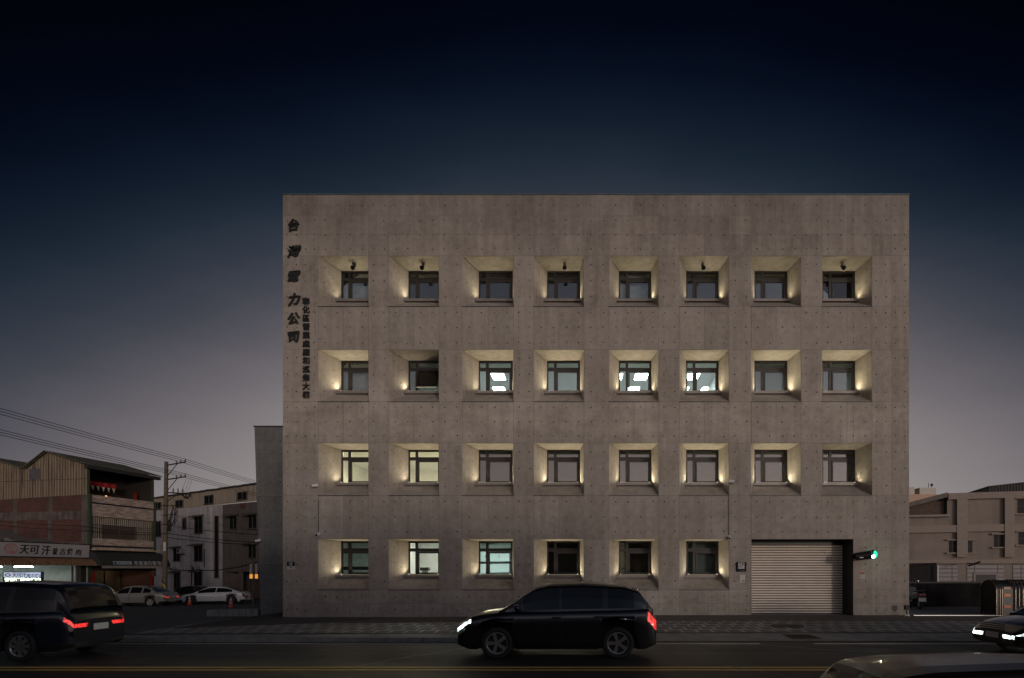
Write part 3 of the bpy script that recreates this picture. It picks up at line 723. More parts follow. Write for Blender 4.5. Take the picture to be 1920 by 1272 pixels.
b.box(GX0 - .22, GX0 - .2, Y0 + .03, YS + .1, -.02, GZ)
b.build("jamb_lining", mat("black_jamb", (.010, .010, .011), .6, var=.1), office)
b = MB(); b.box(GX0 - .2, GX1, Y0 - .0, YS + .2, -.06, -.004); b.build("threshold", MATS["apron_concrete"], office)
b = MB(); b.box(GX0 - .006, GX0 + .0, Y0 + .002, YS + .1, -.02, GZ); b.build("jamb_edge", CONC, office)

# ------------------------------------------------------------------ lettering on the facade
LET = mat("black_lettering", (.006, .006, .006), .5, var=0)
def lettering(name, label, chars, px_, pys, size, bold, aspect=1.0, shear=0.0):
    t = thing(name, label, "wall lettering", (fx(px_), Y0, fz(pys[-1])), 0, "black characters on the concrete facade")
    for ch, py in zip(chars, pys):
        v, fc = glyph(ch, size, .05, bold, shear)
        b = MB()
        if shear:                                                    # brush style: slanted, swelling strokes
            tw = random.uniform(-.10, .10)
            for k_, (ox, oz) in enumerate(((-.009, .0), (.0, .005), (.010, -.003))):
                b.idx([Vector((fx(px_) + p.x * aspect * (1 + .25 * p.z / size) + ox + tw * p.z, Y0 - .045 + p.y - .002 * k_, fz(py) + p.z * .92 + .13 * p.x + oz - .25 * p.x * p.x / size)) for p in v], fc)
        else: b.idx([Vector((fx(px_) + p.x * aspect, Y0 - .045 + p.y, fz(py) + p.z)) for p in v], fc)
        for sx_, sz_ in ((-.1, .1), (.1, -.1)): b.cyl((fx(px_) + sx_ * size, Y0 - .03, fz(py) + sz_ * size), (fx(px_) + sx_ * size, Y0 + .0, fz(py) + sz_ * size), .008, n=6)
        b.build("character", LET, t)
lettering("wall_lettering", "column of six large brush-style black characters at the top corner of the concrete wall", "台灣電力公司", 552, (423, 472, 519, 562, 598, 632), .50, .014, .95, .14)
lettering("wall_lettering", "column of twelve small block characters beside the big brush-style ones", "彰化區營業處鹿和巡修大樓", 575, [566 + i * 15.9 for i in range(12)], .285, .013)

# ------------------------------------------------------------------ fittings on the concrete wall
LENS = mat("lens_glass", (.01, .01, .012), .08, 0, var=0, coat=1)
order = {0: "first", 1: "second", 3: "fourth", 5: "sixth", 7: "eighth"}
for ci, nm in order.items():
    X0, X1, Z0, Z1 = INNER[0, ci]
    zo = fz(ROWS[0][0]); xo0, xo1 = fx(COLS[ci][0]), fx(COLS[ci][1])
    k = .47; c = Vector(((X0 + X1) / 2 + (.06 if ci < 4 else -.1), Y0 + (YI - Y0) * k, zo + (Z1 - zo) * k))
    t = thing("soffit_spotlight", "round black spotlight under the soffit of the %s top-floor window" % nm, "spotlight", c, 0, "spotlights under the top-floor soffits")
    d = Vector((0, -.05, -1)).normalized()
    b = MB(); b.cyl(c, c + Vector((0, 0, -.03)), .075, n=16); b.build("mount", mat("grey_bracket", (.16, .16, .16), .5, .4), t)
    b = MB(); b.tube([c + Vector((0, 0, -.03)), c + Vector((0, 0, -.09))], .02); b.build("bracket", MATS["grey_bracket"], t)
    p0 = c + Vector((0, .06, -.08)); p1 = p0 + Vector((0, -.17, -.15))
    b = MB(); b.cyl(p0, p1, .062, .074, 20); b.cyl(p1, p1 + (p1 - p0).normalized() * .03, .084, .084, 20); b.build("housing", BLACK, t)
    b = MB(); e = p1 + (p1 - p0).normalized() * .031; b.cyl(e, e + (p1 - p0).normalized() * .004, .064, n=20); b.build("lens", LENS, t)

def cctv(label, c, aim, conduit=None):
    c = Vector(c); t = thing("security_camera", label, "security camera", c, 0, "white security cameras on the concrete walls")
    b = MB(); b.cyl(c, c + Vector((0, -.03, 0)), .065, n=14); b.tube([c, c + Vector((0, -.10, -.02))], .022); b.build("mount", WHITE, t)
    aim = Vector(aim).normalized(); a = c + Vector((0, -.12, -.03))
    b = MB(); b.cyl(a - aim * .09, a + aim * .12, .058, n=14); b.build("housing", WHITE, t, bevel=.008)
    b = MB(); b.cyl(a + aim * .121, a + aim * .127, .043, n=14); b.build("lens", LENS, t)
    if conduit:
        b = MB(); b.cyl(c + Vector((-.01, -.012, .02)), c + Vector((-.01, -.012, conduit)), .011, n=6); b.build("conduit", BLACK, t)
cctv("white tube camera at the sill corner of the first second-floor window", at(594, 910, Y0), (-1, -.55, -.25))
cctv("white tube camera pointing along the wall beside the sixth second-floor window", at(1370, 903, Y0), (1, -.4, -.1))
cctv("white camera facing out above the first ground-floor window, under a thin conduit", at(598, 1001, Y0), (.1, -1, -.35), 1.3)
cctv("white camera facing out above the sixth ground-floor window, under a thin conduit", at(1366, 1007, Y0), (-.2, -1, -.35), 1.55)
cctv("small white camera on the edge of the leaning grey wing wall", at(487, 1013, YW), (-1, -.5, -.2))

# plaques
NAVY = mat("navy_plaque", (.010, .009, .018), .7, var=.05, spec=.1); PALE = mat("pale_plaque", (.34, .35, .35), .45, var=.06); PAPER = mat("paper_notice", (.50, .47, .44), .7, var=.05); INK = mat("ink", (.05, .05, .06), .6, var=0)
t = thing("wall_plaque", "navy plaque with a pale panel and a grey strip beneath, by the building corner", "plaque", at(545.5, 1061, Y0))
b = MB(); p = at(545.7, 1058, Y0); b.box(p.x - .14, p.x + .14, Y0 - .025, Y0 - .001, p.z - .08, p.z + .085); b.build("board", NAVY, t)
b = MB(); b.box(p.x - .065, p.x + .065, Y0 - .031, Y0 - .026, p.z - .06, p.z + .06); pn = b.build("panel", PALE, t)
b = MB(); b.box(p.x - .0, p.x + .03, Y0 - .035, Y0 - .032, p.z - .04, p.z - .01); b.box(p.x - .045, p.x - .012, Y0 - .035, Y0 - .032, p.z - .045, p.z + .04); b.build("emblem", INK, pn)
b = MB(); p = at(545.7, 1065, Y0); b.box(p.x - .14, p.x + .14, Y0 - .02, Y0 - .001, p.z - .06, p.z + .055); b.build("strip", PAPER, t)
b = MB(); b.box(p.x - .05, p.x + .06, Y0 - .024, Y0 - .021, p.z - .01, p.z + .03); b.build("line_of_writing", mat("grey_ink", (.16, .16, .16), .6, var=0), t)
t = thing("wall_plaque", "square navy plaque with a pale emblem panel, between window and shutter", "plaque", at(1389, 1063, Y0))
p = at(1389.3, 1063.2, Y0); b = MB(); b.box(p.x - .19, p.x + .19, Y0 - .03, Y0 - .001, p.z - .185, p.z + .185); b.build("board", NAVY, t)
b = MB(); b.box(p.x - .115, p.x + .125, Y0 - .036, Y0 - .031, p.z - .075, p.z + .165); pn = b.build("panel", PALE, t)
b = MB(); b.box(p.x + .03, p.x + .09, Y0 - .04, Y0 - .037, p.z + .07, p.z + .145)
for a, c in (((-.085, .12), (-.03, .15)), ((-.03, .15), (-.02, .09)), ((-.02, .09), (-.06, .03)), ((-.06, .03), (-.085, -.01)), ((-.05, .0), (-.02, -.02)), ((-.02, -.02), (.0, .04)), ((.0, .04), (.03, .02)), ((.03, .02), (.02, -.02))):
    b.tube([(p.x + a[0], Y0 - .04, p.z + a[1]), (p.x + c[0], Y0 - .04, p.z + c[1])], .009, 5)
b.build("emblem", INK, pn)
b = MB(); b.box(p.x - .10, p.x + .06, Y0 - .034, Y0 - .031, p.z - .145, p.z - .135); b.box(p.x + .08, p.x + .12, Y0 - .034, Y0 - .031, p.z - .15, p.z - .12); b.build("line_of_writing", MATS["grey_ink"], t)
t = thing("paper_notice", "small pale notice sheet on the wall beneath the square plaque", "notice", at(1392, 1083, Y0))
p = at(1392, 1085, Y0); b = MB(); b.box(p.x - .10, p.x + .10, Y0 - .012, Y0 - .001, p.z - .145, p.z + .145); b.build("sheet", PAPER, t)
b = MB(); b.box(p.x - .03, p.x - .012, Y0 - .015, Y0 - .0125, p.z - .105, p.z - .06); b.box(p.x + .0, p.x + .08, Y0 - .015, Y0 - .0125, p.z - .10, p.z - .065); b.build("mark", INK, t)
b = MB()
for k in range(4): b.box(p.x - .07, p.x + .06 - .02 * (k % 2), Y0 - .015, Y0 - .0125, p.z + .10 - k * .035, p.z + .106 - k * .035)
b.build("line_of_writing", mat("faint_ink", (.36, .33, .31), .6, var=0), t)
t = thing("warning_notice", "small red and white warning notice beside the black shutter jamb", "notice", at(1616, 1078, Y0))
p = at(1616.3, 1078.5, Y0); b = MB(); b.box(p.x - .095, p.x + .095, Y0 - .012, Y0 - .001, p.z - .125, p.z + .125); b.build("sheet", PAPER, t)
b = MB(); b.box(p.x - .085, p.x + .085, Y0 - .016, Y0 - .0125, p.z + .03, p.z + .115); b.build("red_field", mat("sign_red", (.22, .008, .006), .5, var=.05), t)
b = MB(); b.box(p.x - .06, p.x + .07, Y0 - .015, Y0 - .0125, p.z - .005, p.z + .012); b.box(p.x - .07, p.x + .08, Y0 - .015, Y0 - .0125, p.z - .085, p.z - .07); b.box(p.x - .06, p.x - .0, Y0 - .015, Y0 - .0125, p.z - .055, p.z - .02); b.build("line_of_writing", INK, t)

# green signal lamp on the wall beside the shutter
t = thing("signal_lamp", "black wall signal lamp glowing green beside the shutter opening", "signal lamp", at(1622, 1042, Y0))
c = at(1622, 1042, Y0 - .35); e = Vector((.94, -.28, .14)).normalized(); up = Vector((-.13, .02, .99)).normalized()
b = MB(); b.cyl(at(1606, 1046, Y0), at(1610, 1044, Y0 - .35), .03, n=10); b.box(c.x - .36, c.x - .22, Y0 - .02, Y0 - .001, c.z - .1, c.z + .1); b.build("bracket", BLACK, t)
b = MB(); b.cyl(c - e * .33, c + e * .22, .145, .165, 22); b.build("housing", BLACK, t, bevel=.012)
b = MB(); n = 14; V = []
for o_ in (.22, .40):
    for k in range(n + 1):
        a = math.pi * (k / n) * 1.15 - .24; s_ = e.cross(up).normalized()
        V.append(c + e * (o_ - (.14 * abs(math.cos(a)) if o_ > .3 else 0)) + (s_ * math.cos(a) + up * math.sin(a)) * .175)
b.idx(V, [(k, k + 1, n + 2 + k, n + 1 + k) for k in range(n)], 0, True)
b.build("visor", BLACK, t)
GRN = emit("green_signal_lens", (.02, .80, .42), 1.3)
b = MB(); b.ball(c + e * .27, .158, (1, 1, 1), 16); b.build("lens", GRN, t)
b = MB(); b.ball(c + e * .22 - up * .05 + Vector((0, -.10, 0)), .085, (1, 1, 1), 12); b.build("bulb", emit("green_signal_bulb", (.75, 1.0, .92), 7.0), t)
b = MB(); b.box(c.x - .27, c.x - .12, c.y - .13, c.y - .118, c.z - .10, c.z - .06); b.build("label_plate", PAPER, t)

# small black floodlight on a stake at the corner
p = at(1700, 1157, Y0 - .45); p.z = gz(p.x, p.y) + .03
t = thing("stake_floodlight", "small black floodlight on a stake with loose wires at the wall corner", "floodlight", p)
b = MB(); b.box(p.x - .085, p.x + .085, p.y - .06, p.y + .05, p.z + .26, p.z + .42); b.build("housing", BLACK, t, bevel=.01)
b = MB(); b.box(p.x - .07, p.x + .07, p.y - .068, p.y - .061, p.z + .275, p.z + .405); b.build("lens", LENS, t)
b = MB(); b.cyl(p, p + Vector((0, 0, .26)), .022, n=8); b.build("stake", BLACK, t)
b = MB(); b.tube([p + Vector((-.1, -.05, .10)), p + Vector((-.03, -.06, .04)), p + Vector((.05, -.05, .09)), p + Vector((.08, -.06, .01))], .012, 6); b.tube([p + Vector((-.08, -.04, .02)), p + Vector((.0, -.06, .05)), p + Vector((.07, -.05, .02))], .012, 6); b.build("wire", WHITE, t)

# ------------------------------------------------------------------ vehicles
def interp(pts, x):
    if x <= pts[0][0]: return pts[0][1]
    for (xa, za), (xb, zb) in zip(pts, pts[1:]):
        if x <= xb:
            t = (x - xa) / (xb - xa); return za + (zb - za) * t
    return pts[-1][1]
def smoothed(pts, x, w=.07): return sum(interp(pts, x + w * k) for k in (-2, -1, 0, 1, 2)) / 5
RUBBER = mat("tyre_rubber", (.016, .016, .017), .8, var=.1); ALLOY = mat("alloy_rim", (.38, .38, .38), .3, .8, var=.05)
CGLASS = mat("tinted_car_glass", (.008, .009, .011), .06, var=0, spec=.45); PLATE = mat("licence_plate", (.55, .55, .55), .5, var=.03); TRIM = mat("black_trim", (.012, .012, .012), .5, var=0); CHROME = mat("chrome_trim", (.5, .5, .5), .18, 1, var=0)
def car(name, label, loc, rz, S, paint, tail=None, head=None, group=None):
    """A vehicle whose nose points along +x of its own frame. S: proportions."""
    t = thing(name, label, S.get("cat", "car"), loc, rz, group)
    L, Wd = S["L"], S["W"]; body, roof = S["body"], S["roof"]; wr = S["wheel"]; wx = S["axles"]; clr = .21
    N = 110; xs_ = [-L / 2 + L * i / N for i in range(N + 1)]
    def hw(x):
        u = abs(x) / (L / 2); e_ = S.get("taper", .13)
        return Wd / 2 * (1 - e_ * max(0, (u - .55) / .45) ** 2.6 - .10 * max(0, (u - .93) / .07) ** 2)
    def bottom(x):
        z = clr + .10 * max(0, (abs(x) / (L / 2) - .88) / .12)
        for a in wx:
            r_ = wr + .055; dx = abs(x - a)
            if dx < r_: z = max(z, wr + math.sqrt(r_ * r_ - dx * dx))
        return z
    sec = []
    for x in xs_:
        w = hw(x); zt = smoothed(body, x); zb = min(bottom(x), zt - .05)
        sec.append([(0, zt + .03), (.45 * w, zt + .024), (.78 * w, zt + .006), (.90 * w, zt - .018), (.955 * w, zt - .06), (.985 * w, zt - .14), (w, max(zb, zt - .28)), (1.0 * w, max(zb, zt * .55 + zb * .45)), (.99 * w, max(zb, .50)), (.985 * w, max(zb, .38)), (.965 * w, max(zb, .27)), (.93 * w, zb)])
    K = len(sec[0])
    def P(i, k, sd, off=0.0):
        y, z = sec[i][k]
        return Vector((xs_[i], sd * (y + off), z + (off if k < 3 else 0)))
    b = MB()
    for sd in (1, -1):
        V = [P(i, k, sd) for i in range(N + 1) for k in range(K)]
        b.idx(V, [(i * K + k, (i + 1) * K + k, (i + 1) * K + k + 1, i * K + k + 1) for i in range(N) for k in range(K - 1)], 0, True)
        for i in (0, N): b.face([P(i, k, sd) for k in range(K)] + [Vector((xs_[i], 0, sec[i][-1][1]))], 0)
    b.build("body", paint, t, local=True)
    b = MB(); b.box(-L / 2 + .25, L / 2 - .25, -Wd / 2 + .13, Wd / 2 - .13, clr + .01, min(z for _, z in body) * .6 + .35); b.build("underbody", TRIM, t, local=True)
    # patches that follow the skin: lamps, bumper trim
    def patch(nm, x0, x1, k0, k1, m, off=.006, sides=(1, -1), parent=t):
        for sd in sides:
            bb = MB(); ids = [i for i in range(N + 1) if x0 <= xs_[i] <= x1]
            V = [P(i, k, sd, off) for i in ids for k in range(k0, k1 + 1)]; q_ = k1 - k0 + 1
            bb.idx(V, [(a * q_ + k, (a + 1) * q_ + k, (a + 1) * q_ + k + 1, a * q_ + k + 1) for a in range(len(ids) - 1) for k in range(q_ - 1)], 0, True)
            if ids and ids[0] == 0: bb.face([P(0, k, sd, off) + Vector((-.006, 0, 0)) for k in range(k0, k1 + 1)] + [P(0, k, sd) * 1 + Vector((-.006, -sd * .34, 0)) for k in range(k1, k0 - 1, -1)])
            if ids and ids[-1] == N: bb.face([P(N, k, sd, off) + Vector((.006, 0, 0)) for k in range(k0, k1 + 1)] + [P(N, k, sd) * 1 + Vector((.006, -sd * .34, 0)) for k in range(k1, k0 - 1, -1)])
            bb.build(nm, m, parent, local=True)
    patch("taillight", -L / 2, -L / 2 + S.get("tl", .34), 4, S.get("tk", 6), tail or mat("unlit_taillight", (.16, .008, .008), .2, var=0, coat=1))
    patch("headlight", L / 2 - S.get("hl", .52), L / 2, 4, S.get("hk", 5), head or mat("unlit_headlight", (.35, .36, .38), .12, .3, var=0, coat=1))
    patch("bumper_trim", -L / 2, -L / 2 + .4, 9, 11, TRIM, .004); patch("bumper_trim", L / 2 - .4, L / 2, 9, 11, TRIM, .004); patch("side_skirt", wx[1] + wr + .1, wx[0] - wr - .1, 10, 11, TRIM, .004)
    # cabin
    x0, x1 = roof[0][0], roof[-1][0]; M_ = 64; gx = [x0 + (x1 - x0) * i / M_ for i in range(M_ + 1)]
    zr_max = max(z for _, z in roof); ps = S["pillars"]
    rp, ws, rw, sw = MB(), MB(), MB(), {1: MB(), -1: MB()}
    gsec = []
    for x in gx:
        zt = smoothed(roof, x, .035); zb = smoothed(body, x) - .03; wb2 = hw(x) * .93; fr = max(0.02, (zt - zb)) / (zr_max - zb)
        wtp = wb2 - (wb2 - S["roofw"] / 2) * min(1, fr)
        gsec.append([(0, zt + .035 * fr), (wtp * .5, zt + .028 * fr), (wtp * .84, zt + .004), (wtp * .955, zt - .035 * fr), (wtp + .008, zt - .085 * fr), (wtp + (wb2 - wtp) * .5 + .012, zb + (zt - zb) * .45), (wb2, zb + .045 * fr), (wb2 + .012, zb)])
    Q = len(gsec[0])
    xr0, xr1 = S["roofspan"]
    for sd in (1, -1):
        for i in range(M_):
            xm = (gx[i] + gx[i + 1]) / 2
            for k in range(Q - 1):
                pts = [Vector((gx[a], sd * gsec[a][kk][0], gsec[a][kk][1])) for a, kk in ((i, k), (i + 1, k), (i + 1, k + 1), (i, k + 1))]
                if k in (4, 5):
                    glassy = any(a < xm < c for a, c in ps)
                    (sw[sd] if glassy else rp).face(pts, 0, True)
                elif k < 2 and xm > xr1: ws.face(pts, 0, True)
                elif k < 2 and xm < xr0: rw.face(pts, 0, True)
                else: rp.face(pts, 0, True)
    rp.build("roof", paint, t, local=True); ws.build("windscreen", CGLASS, t, local=True); rw.build("rear_window", CGLASS, t, local=True)
    for sd in (1, -1): sw[sd].build("side_window", CGLASS, t, local=True)
    if S.get("chrome"):
        b = MB()
        for sd in (1, -1):
            pts = [Vector((gx[i], sd * (gsec[i][4][0] + .004), gsec[i][4][1] + .004)) for i in range(2, M_ - 2) if ps[0][0] - .1 < gx[i] < ps[-1][1] + .25]
            b.tube(pts, .009, 6)
            lo_ = [Vector((gx[i], sd * (gsec[i][6][0] + .006), gsec[i][6][1] + .002)) for i in range(2, M_ - 2) if ps[0][0] - .1 < gx[i] < ps[-1][1] + .1]
            b.tube(lo_, .008, 6); b.tube([pts[0], (pts[0] + lo_[0]) / 2 + Vector((-.04, 0, 0)), lo_[0]], .009, 6)
        b.build("window_trim", CHROME, t, local=True)
    # doors: shut lines, handles, mirrors
    dx = S["doors"]
    for sd in (1, -1):
        for a, c in zip(dx, dx[1:]):
            bb = MB(); ids = [i for i in range(N + 1) if a <= xs_[i] <= c]
            for i in (ids[0], ids[-1]):
                for k in range(4, 10):
                    if sec[i][k + 1][1] < sec[i][k][1] - .001:
                        u, v = P(i, k, sd, .004), P(i, k + 1, sd, .004)
                        bb.face([u - Vector((.006, 0, 0)), u + Vector((.006, 0, 0)), v + Vector((.006, 0, 0)), v - Vector((.006, 0, 0))], 0)
            d_ = bb.build("door_seam", TRIM, t, local=True)
            bb = MB(); hx_ = a + .13; i = min(range(N + 1), key=lambda q_: abs(xs_[q_] - hx_)); p_ = P(i, 5, sd, .02)
            bb.box(p_.x - .1, p_.x + .1, min(p_.y, p_.y - sd * .025), max(p_.y, p_.y - sd * .025), p_.z - .035, p_.z - .008); bb.build("door_handle", S.get("handle", paint), t, local=True)
        bb = MB(); mx_ = roof[-1][0] - .42; p_ = Vector((mx_, sd * (hw(mx_) + .05), smoothed(body, mx_) + .075)); bb.ball(p_, .1, (.75, 1.05, .72), 14); bb.box(p_.x - .03, p_.x + .03, min(p_.y, p_.y - sd * .14), max(p_.y, p_.y - sd * .14), p_.z - .07, p_.z - .045)
        bb.build("wing_mirror", paint, t, local=True)
    bb = MB(); bb.box(-L / 2 - .03, -L / 2 - .014, -.2, .2, .62, .76); bb.build("licence_plate", PLATE, t, local=True)
    bb = MB(); bb.box(L / 2 + .012, L / 2 + .028, -.2, .2, .40, .53); bb.build("licence_plate", PLATE, t, local=True)
    bb = MB()
    for k in range(4): bb.box(L / 2 + .008, L / 2 + .02, -.42, .42, .58 + k * .045, .60 + k * .045)
    bb.build("radiator_grille", TRIM, t, local=True)
    for a in wx:
        for sd in (1, -1):
            y = sd * (Wd / 2 - .115)
            bb = MB(); bb.lathe([(wr * .70, -.10), (wr * .93, -.105), (wr, -.08), (wr, .08), (wr * .93, .105), (wr * .70, .10), (wr * .68, .0), (wr * .70, -.10)], (a, y, wr), "y", 30); w_ = bb.build("wheel", RUBBER, t, local=True)
            bb = MB(); bb.lathe([(wr * .70, sd * .085), (wr * .64, sd * .098), (wr * .62, sd * .04)], (a, y, wr), "y", 30)
            bb.cyl((a, y + sd * .02, wr), (a, y + sd * .088, wr), wr * .16, wr * .13, 14)
            for s_ in range(S.get("spokes", 7)):
                an = 2 * math.pi * s_ / S.get("spokes", 7); Mx = Matrix.Translation((a, y + sd * .055, wr)) @ Matrix.Rotation(an, 4, "Y")
                bb.prism([(wr * .10, -.030), (wr * .66, -.042), (wr * .66, .042), (wr * .10, .030)], "y", min(0, sd * .03), max(0, sd * .03), 0, M=Mx)
            bb.build("rim", S.get("rim", ALLOY), w_, local=True)
            bb = MB(); bb.cyl((a, y - sd * .02, wr), (a, y + sd * .02, wr), wr * .62, n=24); bb.build("brake_disc", TRIM, w_, local=True)
    return t
SUV = dict(L=4.45, W=1.82, cat="suv", wheel=.35, axles=(1.32, -1.36), roofw=1.30, spokes=5, tl=.24, hl=.34,
           body=[(-2.25, .72), (-2.20, 1.06), (-2.05, 1.12), (-.5, 1.09), (1.05, 1.06), (1.75, .98), (2.08, .88), (2.22, .66)],
           roof=[(-2.16, 1.08), (-1.86, 1.50), (-1.5, 1.61), (-.6, 1.665), (.15, 1.64), (.5, 1.56), (1.28, 1.05)], pillars=[(-1.72, -1.12), (-1.02, -.14), (-.06, .72)], roofspan=(-1.80, .46), doors=[-1.08, -.12, .98])
MPV = dict(L=4.6, W=1.80, cat="minivan", wheel=.335, axles=(1.45, -1.30), roofw=1.36, spokes=8, tl=.14, tk=5, hl=.6,
           body=[(-2.3, .7), (-2.27, 1.05), (-2.1, 1.10), (0, 1.05), (1.25, 1.02), (1.9, .92), (2.15, .8), (2.3, .6)],
           roof=[(-2.24, 1.06), (-2.1, 1.5), (-1.9, 1.64), (-.8, 1.70), (.2, 1.66), (.62, 1.55), (1.5, 1.0)], pillars=[(-1.95, -1.05), (-.95, -.02), (.06, .95)], roofspan=(-2.02, .58), doors=[-1.0, .02, 1.1])
SEDAN = dict(L=4.72, W=1.80, wheel=.325, axles=(1.40, -1.36), roofw=1.18, spokes=6, tl=.10, tk=5, hl=.30, rim=mat("silver_rim", (.62, .60, .56), .35, .5, var=.05),
             body=[(-2.36, .62), (-2.32, .90), (-2.2, .98), (-1.6, 1.00), (0, .93), (1.05, .92), (1.8, .80), (2.15, .70), (2.35, .52)],
             roof=[(-1.85, .97), (-1.35, 1.22), (-.85, 1.40), (-.2, 1.46), (.25, 1.44), (.6, 1.36), (1.35, .90)], pillars=[(-1.35, -.80), (-.72, .10), (.18, .95)], roofspan=(-.92, .55), doors=[-1.0, .12, 1.12])
COUPE = dict(L=4.85, W=1.86, wheel=.34, axles=(1.42, -1.43), roofw=1.14, spokes=10, tl=.30, hl=.62, rim=mat("dark_rim", (.05, .05, .055), .3, .7, var=.05), taper=.16,
             body=[(-2.42, .60), (-2.38, .86), (-2.25, .95), (-1.7, 1.01), (0, .93), (1.0, .92), (1.8, .82), (2.2, .70), (2.42, .50)],
             roof=[(-2.1, .95), (-1.55, 1.16), (-.95, 1.35), (-.25, 1.41), (.2, 1.39), (.55, 1.30), (1.35, .90)], pillars=[(-1.45, -.32), (-.26, .95)], roofspan=(-1.0, .50), doors=[-.62, 1.1])
HATCH = dict(L=4.25, W=1.80, wheel=.32, axles=(1.28, -1.30), roofw=1.22, spokes=6, chrome=True, rim=ALLOY, tl=.4,
             body=[(-2.12, .6), (-2.08, .88), (-1.9, .93), (0, .88), (1.0, .87), (1.7, .77), (2.0, .66), (2.12, .5)],
             roof=[(-2.08, .86), (-1.98, 1.04), (-1.86, 1.125), (-1.5, 1.17), (-.5, 1.20), (.2, 1.18), (.55, 1.11), (1.35, .82)], pillars=[(-1.72, -.92), (-.84, .04), (.12, .95)], roofspan=(-1.90, .5), doors=[-.88, .08, 1.05])
def paint(name, col, rough=.28, metal=.2): return mat(name, col, rough, metal, var=.03, coat=.6)
TL = lamp_lens("lit_taillight", (1.0, .045, .04), 1.2)
HLT = lamp_lens("lit_headlight", (.86, 1.0, .96), 4.5, .07)
g_ = "dark vehicles on the far lane"
car("passing_minivan", "dark blue minivan with lit taillight on the far lane beside the side street", (-13.35, 13.2, -.2), R(180), MPV, paint("midnight_blue_paint", (.010, .014, .022)), TL, None, g_)
car("passing_suv", "black SUV with glowing taillight passing the middle of the concrete building", (-.55, 13.6, -.2), R(180), SUV, paint("black_car_paint", (.007, .007, .010)), TL, HLT, g_)
car("passing_sedan", "dark sedan with lit headlight entering the road in front of the folding gate", (12.02, 13.5, -.2), R(180), SEDAN, paint("charcoal_paint", (.012, .012, .013)), None, HLT, g_)
BGP = mat("brown_grey_paint", (.030, .025, .023), .30, .2, var=.03, spec=.25, coat=.15)
car("foreground_hatchback", "dark brown hatchback with bright window trim, its roof cut by the picture edge", (4.72, 5.75, gz(4, 5.75) - .0), R(0), HATCH, paint("brown_grey_paint", (.035, .028, .026), .22, .4))
zl_ = lambda x, y: gz(x, y)
car("parked_sedan", "champagne beige saloon stopped in front of the awning shop", (-31.85, 41.5, zl_(-31.85, 41.5)), R(180), SEDAN, paint("champagne_paint", (.34, .31, .26), .3, .1), emit("small_tail_glow", (1, .1, .05), .35))
car("parked_coupe", "white four-door coupe with dark wheels parked beyond the traffic cones", (-29.5, 46.4, zl_(-29.5, 46.4)), R(193), COUPE, paint("white_paint", (.62, .62, .62), .25, 0))
car("parked_dark_hatchback", "dark car parked between the beige saloon and the utility pole", (-33.2, 49.0, zl_(-33.2, 49.0)), R(188), SEDAN, MATS["charcoal_paint"])

def scooter(label, loc, rz, col):
    t = thing("scooter", label, "scooter", loc, rz, "parked scooters")
    pm = paint("scooter_paint_" + col[0], col[1], .3, .2)
    for nm, x in (("wheel", .62), ("wheel", -.58)):
        b = MB(); b.lathe([(.15, -.05), (.22, -.06), (.25, -.03), (.25, .03), (.22, .06), (.15, .05), (.14, 0), (.15, -.05)], (x, 0, .25), "y", 22); w = b.build(nm, RUBBER, t, local=True)
        b = MB(); b.cyl((x, -.035, .25), (x, .035, .25), .14, n=18); b.build("rim", ALLOY, w, local=True)
    b = MB(); b.prism([(-.85, .52), (-.2, .42), (-.12, .30), (.28, .27), (.32, .34), (-.02, .40), (-.10, .70), (-.55, .78), (-.88, .72)], "y", -.15, .15); b.build("body", pm, t, local=True, bevel=.04)
    b = MB(); b.prism([(.30, .28), (.40, .30), (.62, .98), (.50, 1.0)], "y", -.20, .20); b.ball((.62, 0, .52), .2, (1, .55, .7), 12); b.build("front_shield", pm, t, local=True, bevel=.04)
    b = MB(); b.prism([(-.80, .765), (-.05, .71), (.0, .76), (-.30, .83), (-.82, .86)], "y", -.13, .13); b.build("seat", TRIM, t, local=True, bevel=.03)
    b = MB(); b.tube([(.42, -.34, 1.02), (.52, -.12, 1.04), (.52, .12, 1.04), (.42, .34, 1.02)], .018); b.cyl((.62, 0, .3), (.50, 0, 1.04), .03); b.build("handlebar", TRIM, t, local=True)
    for sd in (1, -1):
        b = MB(); b.tube([(.5, sd * .18, 1.04), (.48, sd * .25, 1.2)], .009); b.ball((.47, sd * .27, 1.24), .07, (.35, 1, .62), 12); b.build("mirror", CHROME, t, local=True)
    b = MB(); b.box(-.92, -.885, -.13, .13, .60, .70); b.build("taillight", mat("scooter_tail", (.25, .02, .02), .3, var=0), t, local=True)
    b = MB(); b.box(-.905, -.89, -.15, .15, .36, .53); b.build("licence_plate", PLATE, t, local=True)
    b = MB(); b.tube([(-.55, -.2, .30), (-.95, -.21, .36)], .05, 10); b.build("exhaust", CHROME, t, local=True)
    return t
sp = at(1727, 1140, 25.6)
scooter("dark scooter with a white licence plate parked at the concrete wall's far corner", (sp.x - .1, 25.9, .01), R(78), ("dark", (.02, .02, .024)))
for x, y, rz_, lb in ((-33.9, 46.6, 200, "dark scooter leaning by the striped foot of the utility pole"), (-34.6, 47.5, 188, "dark scooter behind the one at the striped pole foot")):
    scooter(lb, (x, y, gz(x, y)), R(rz_), ("dark", (.02, .02, .024)))

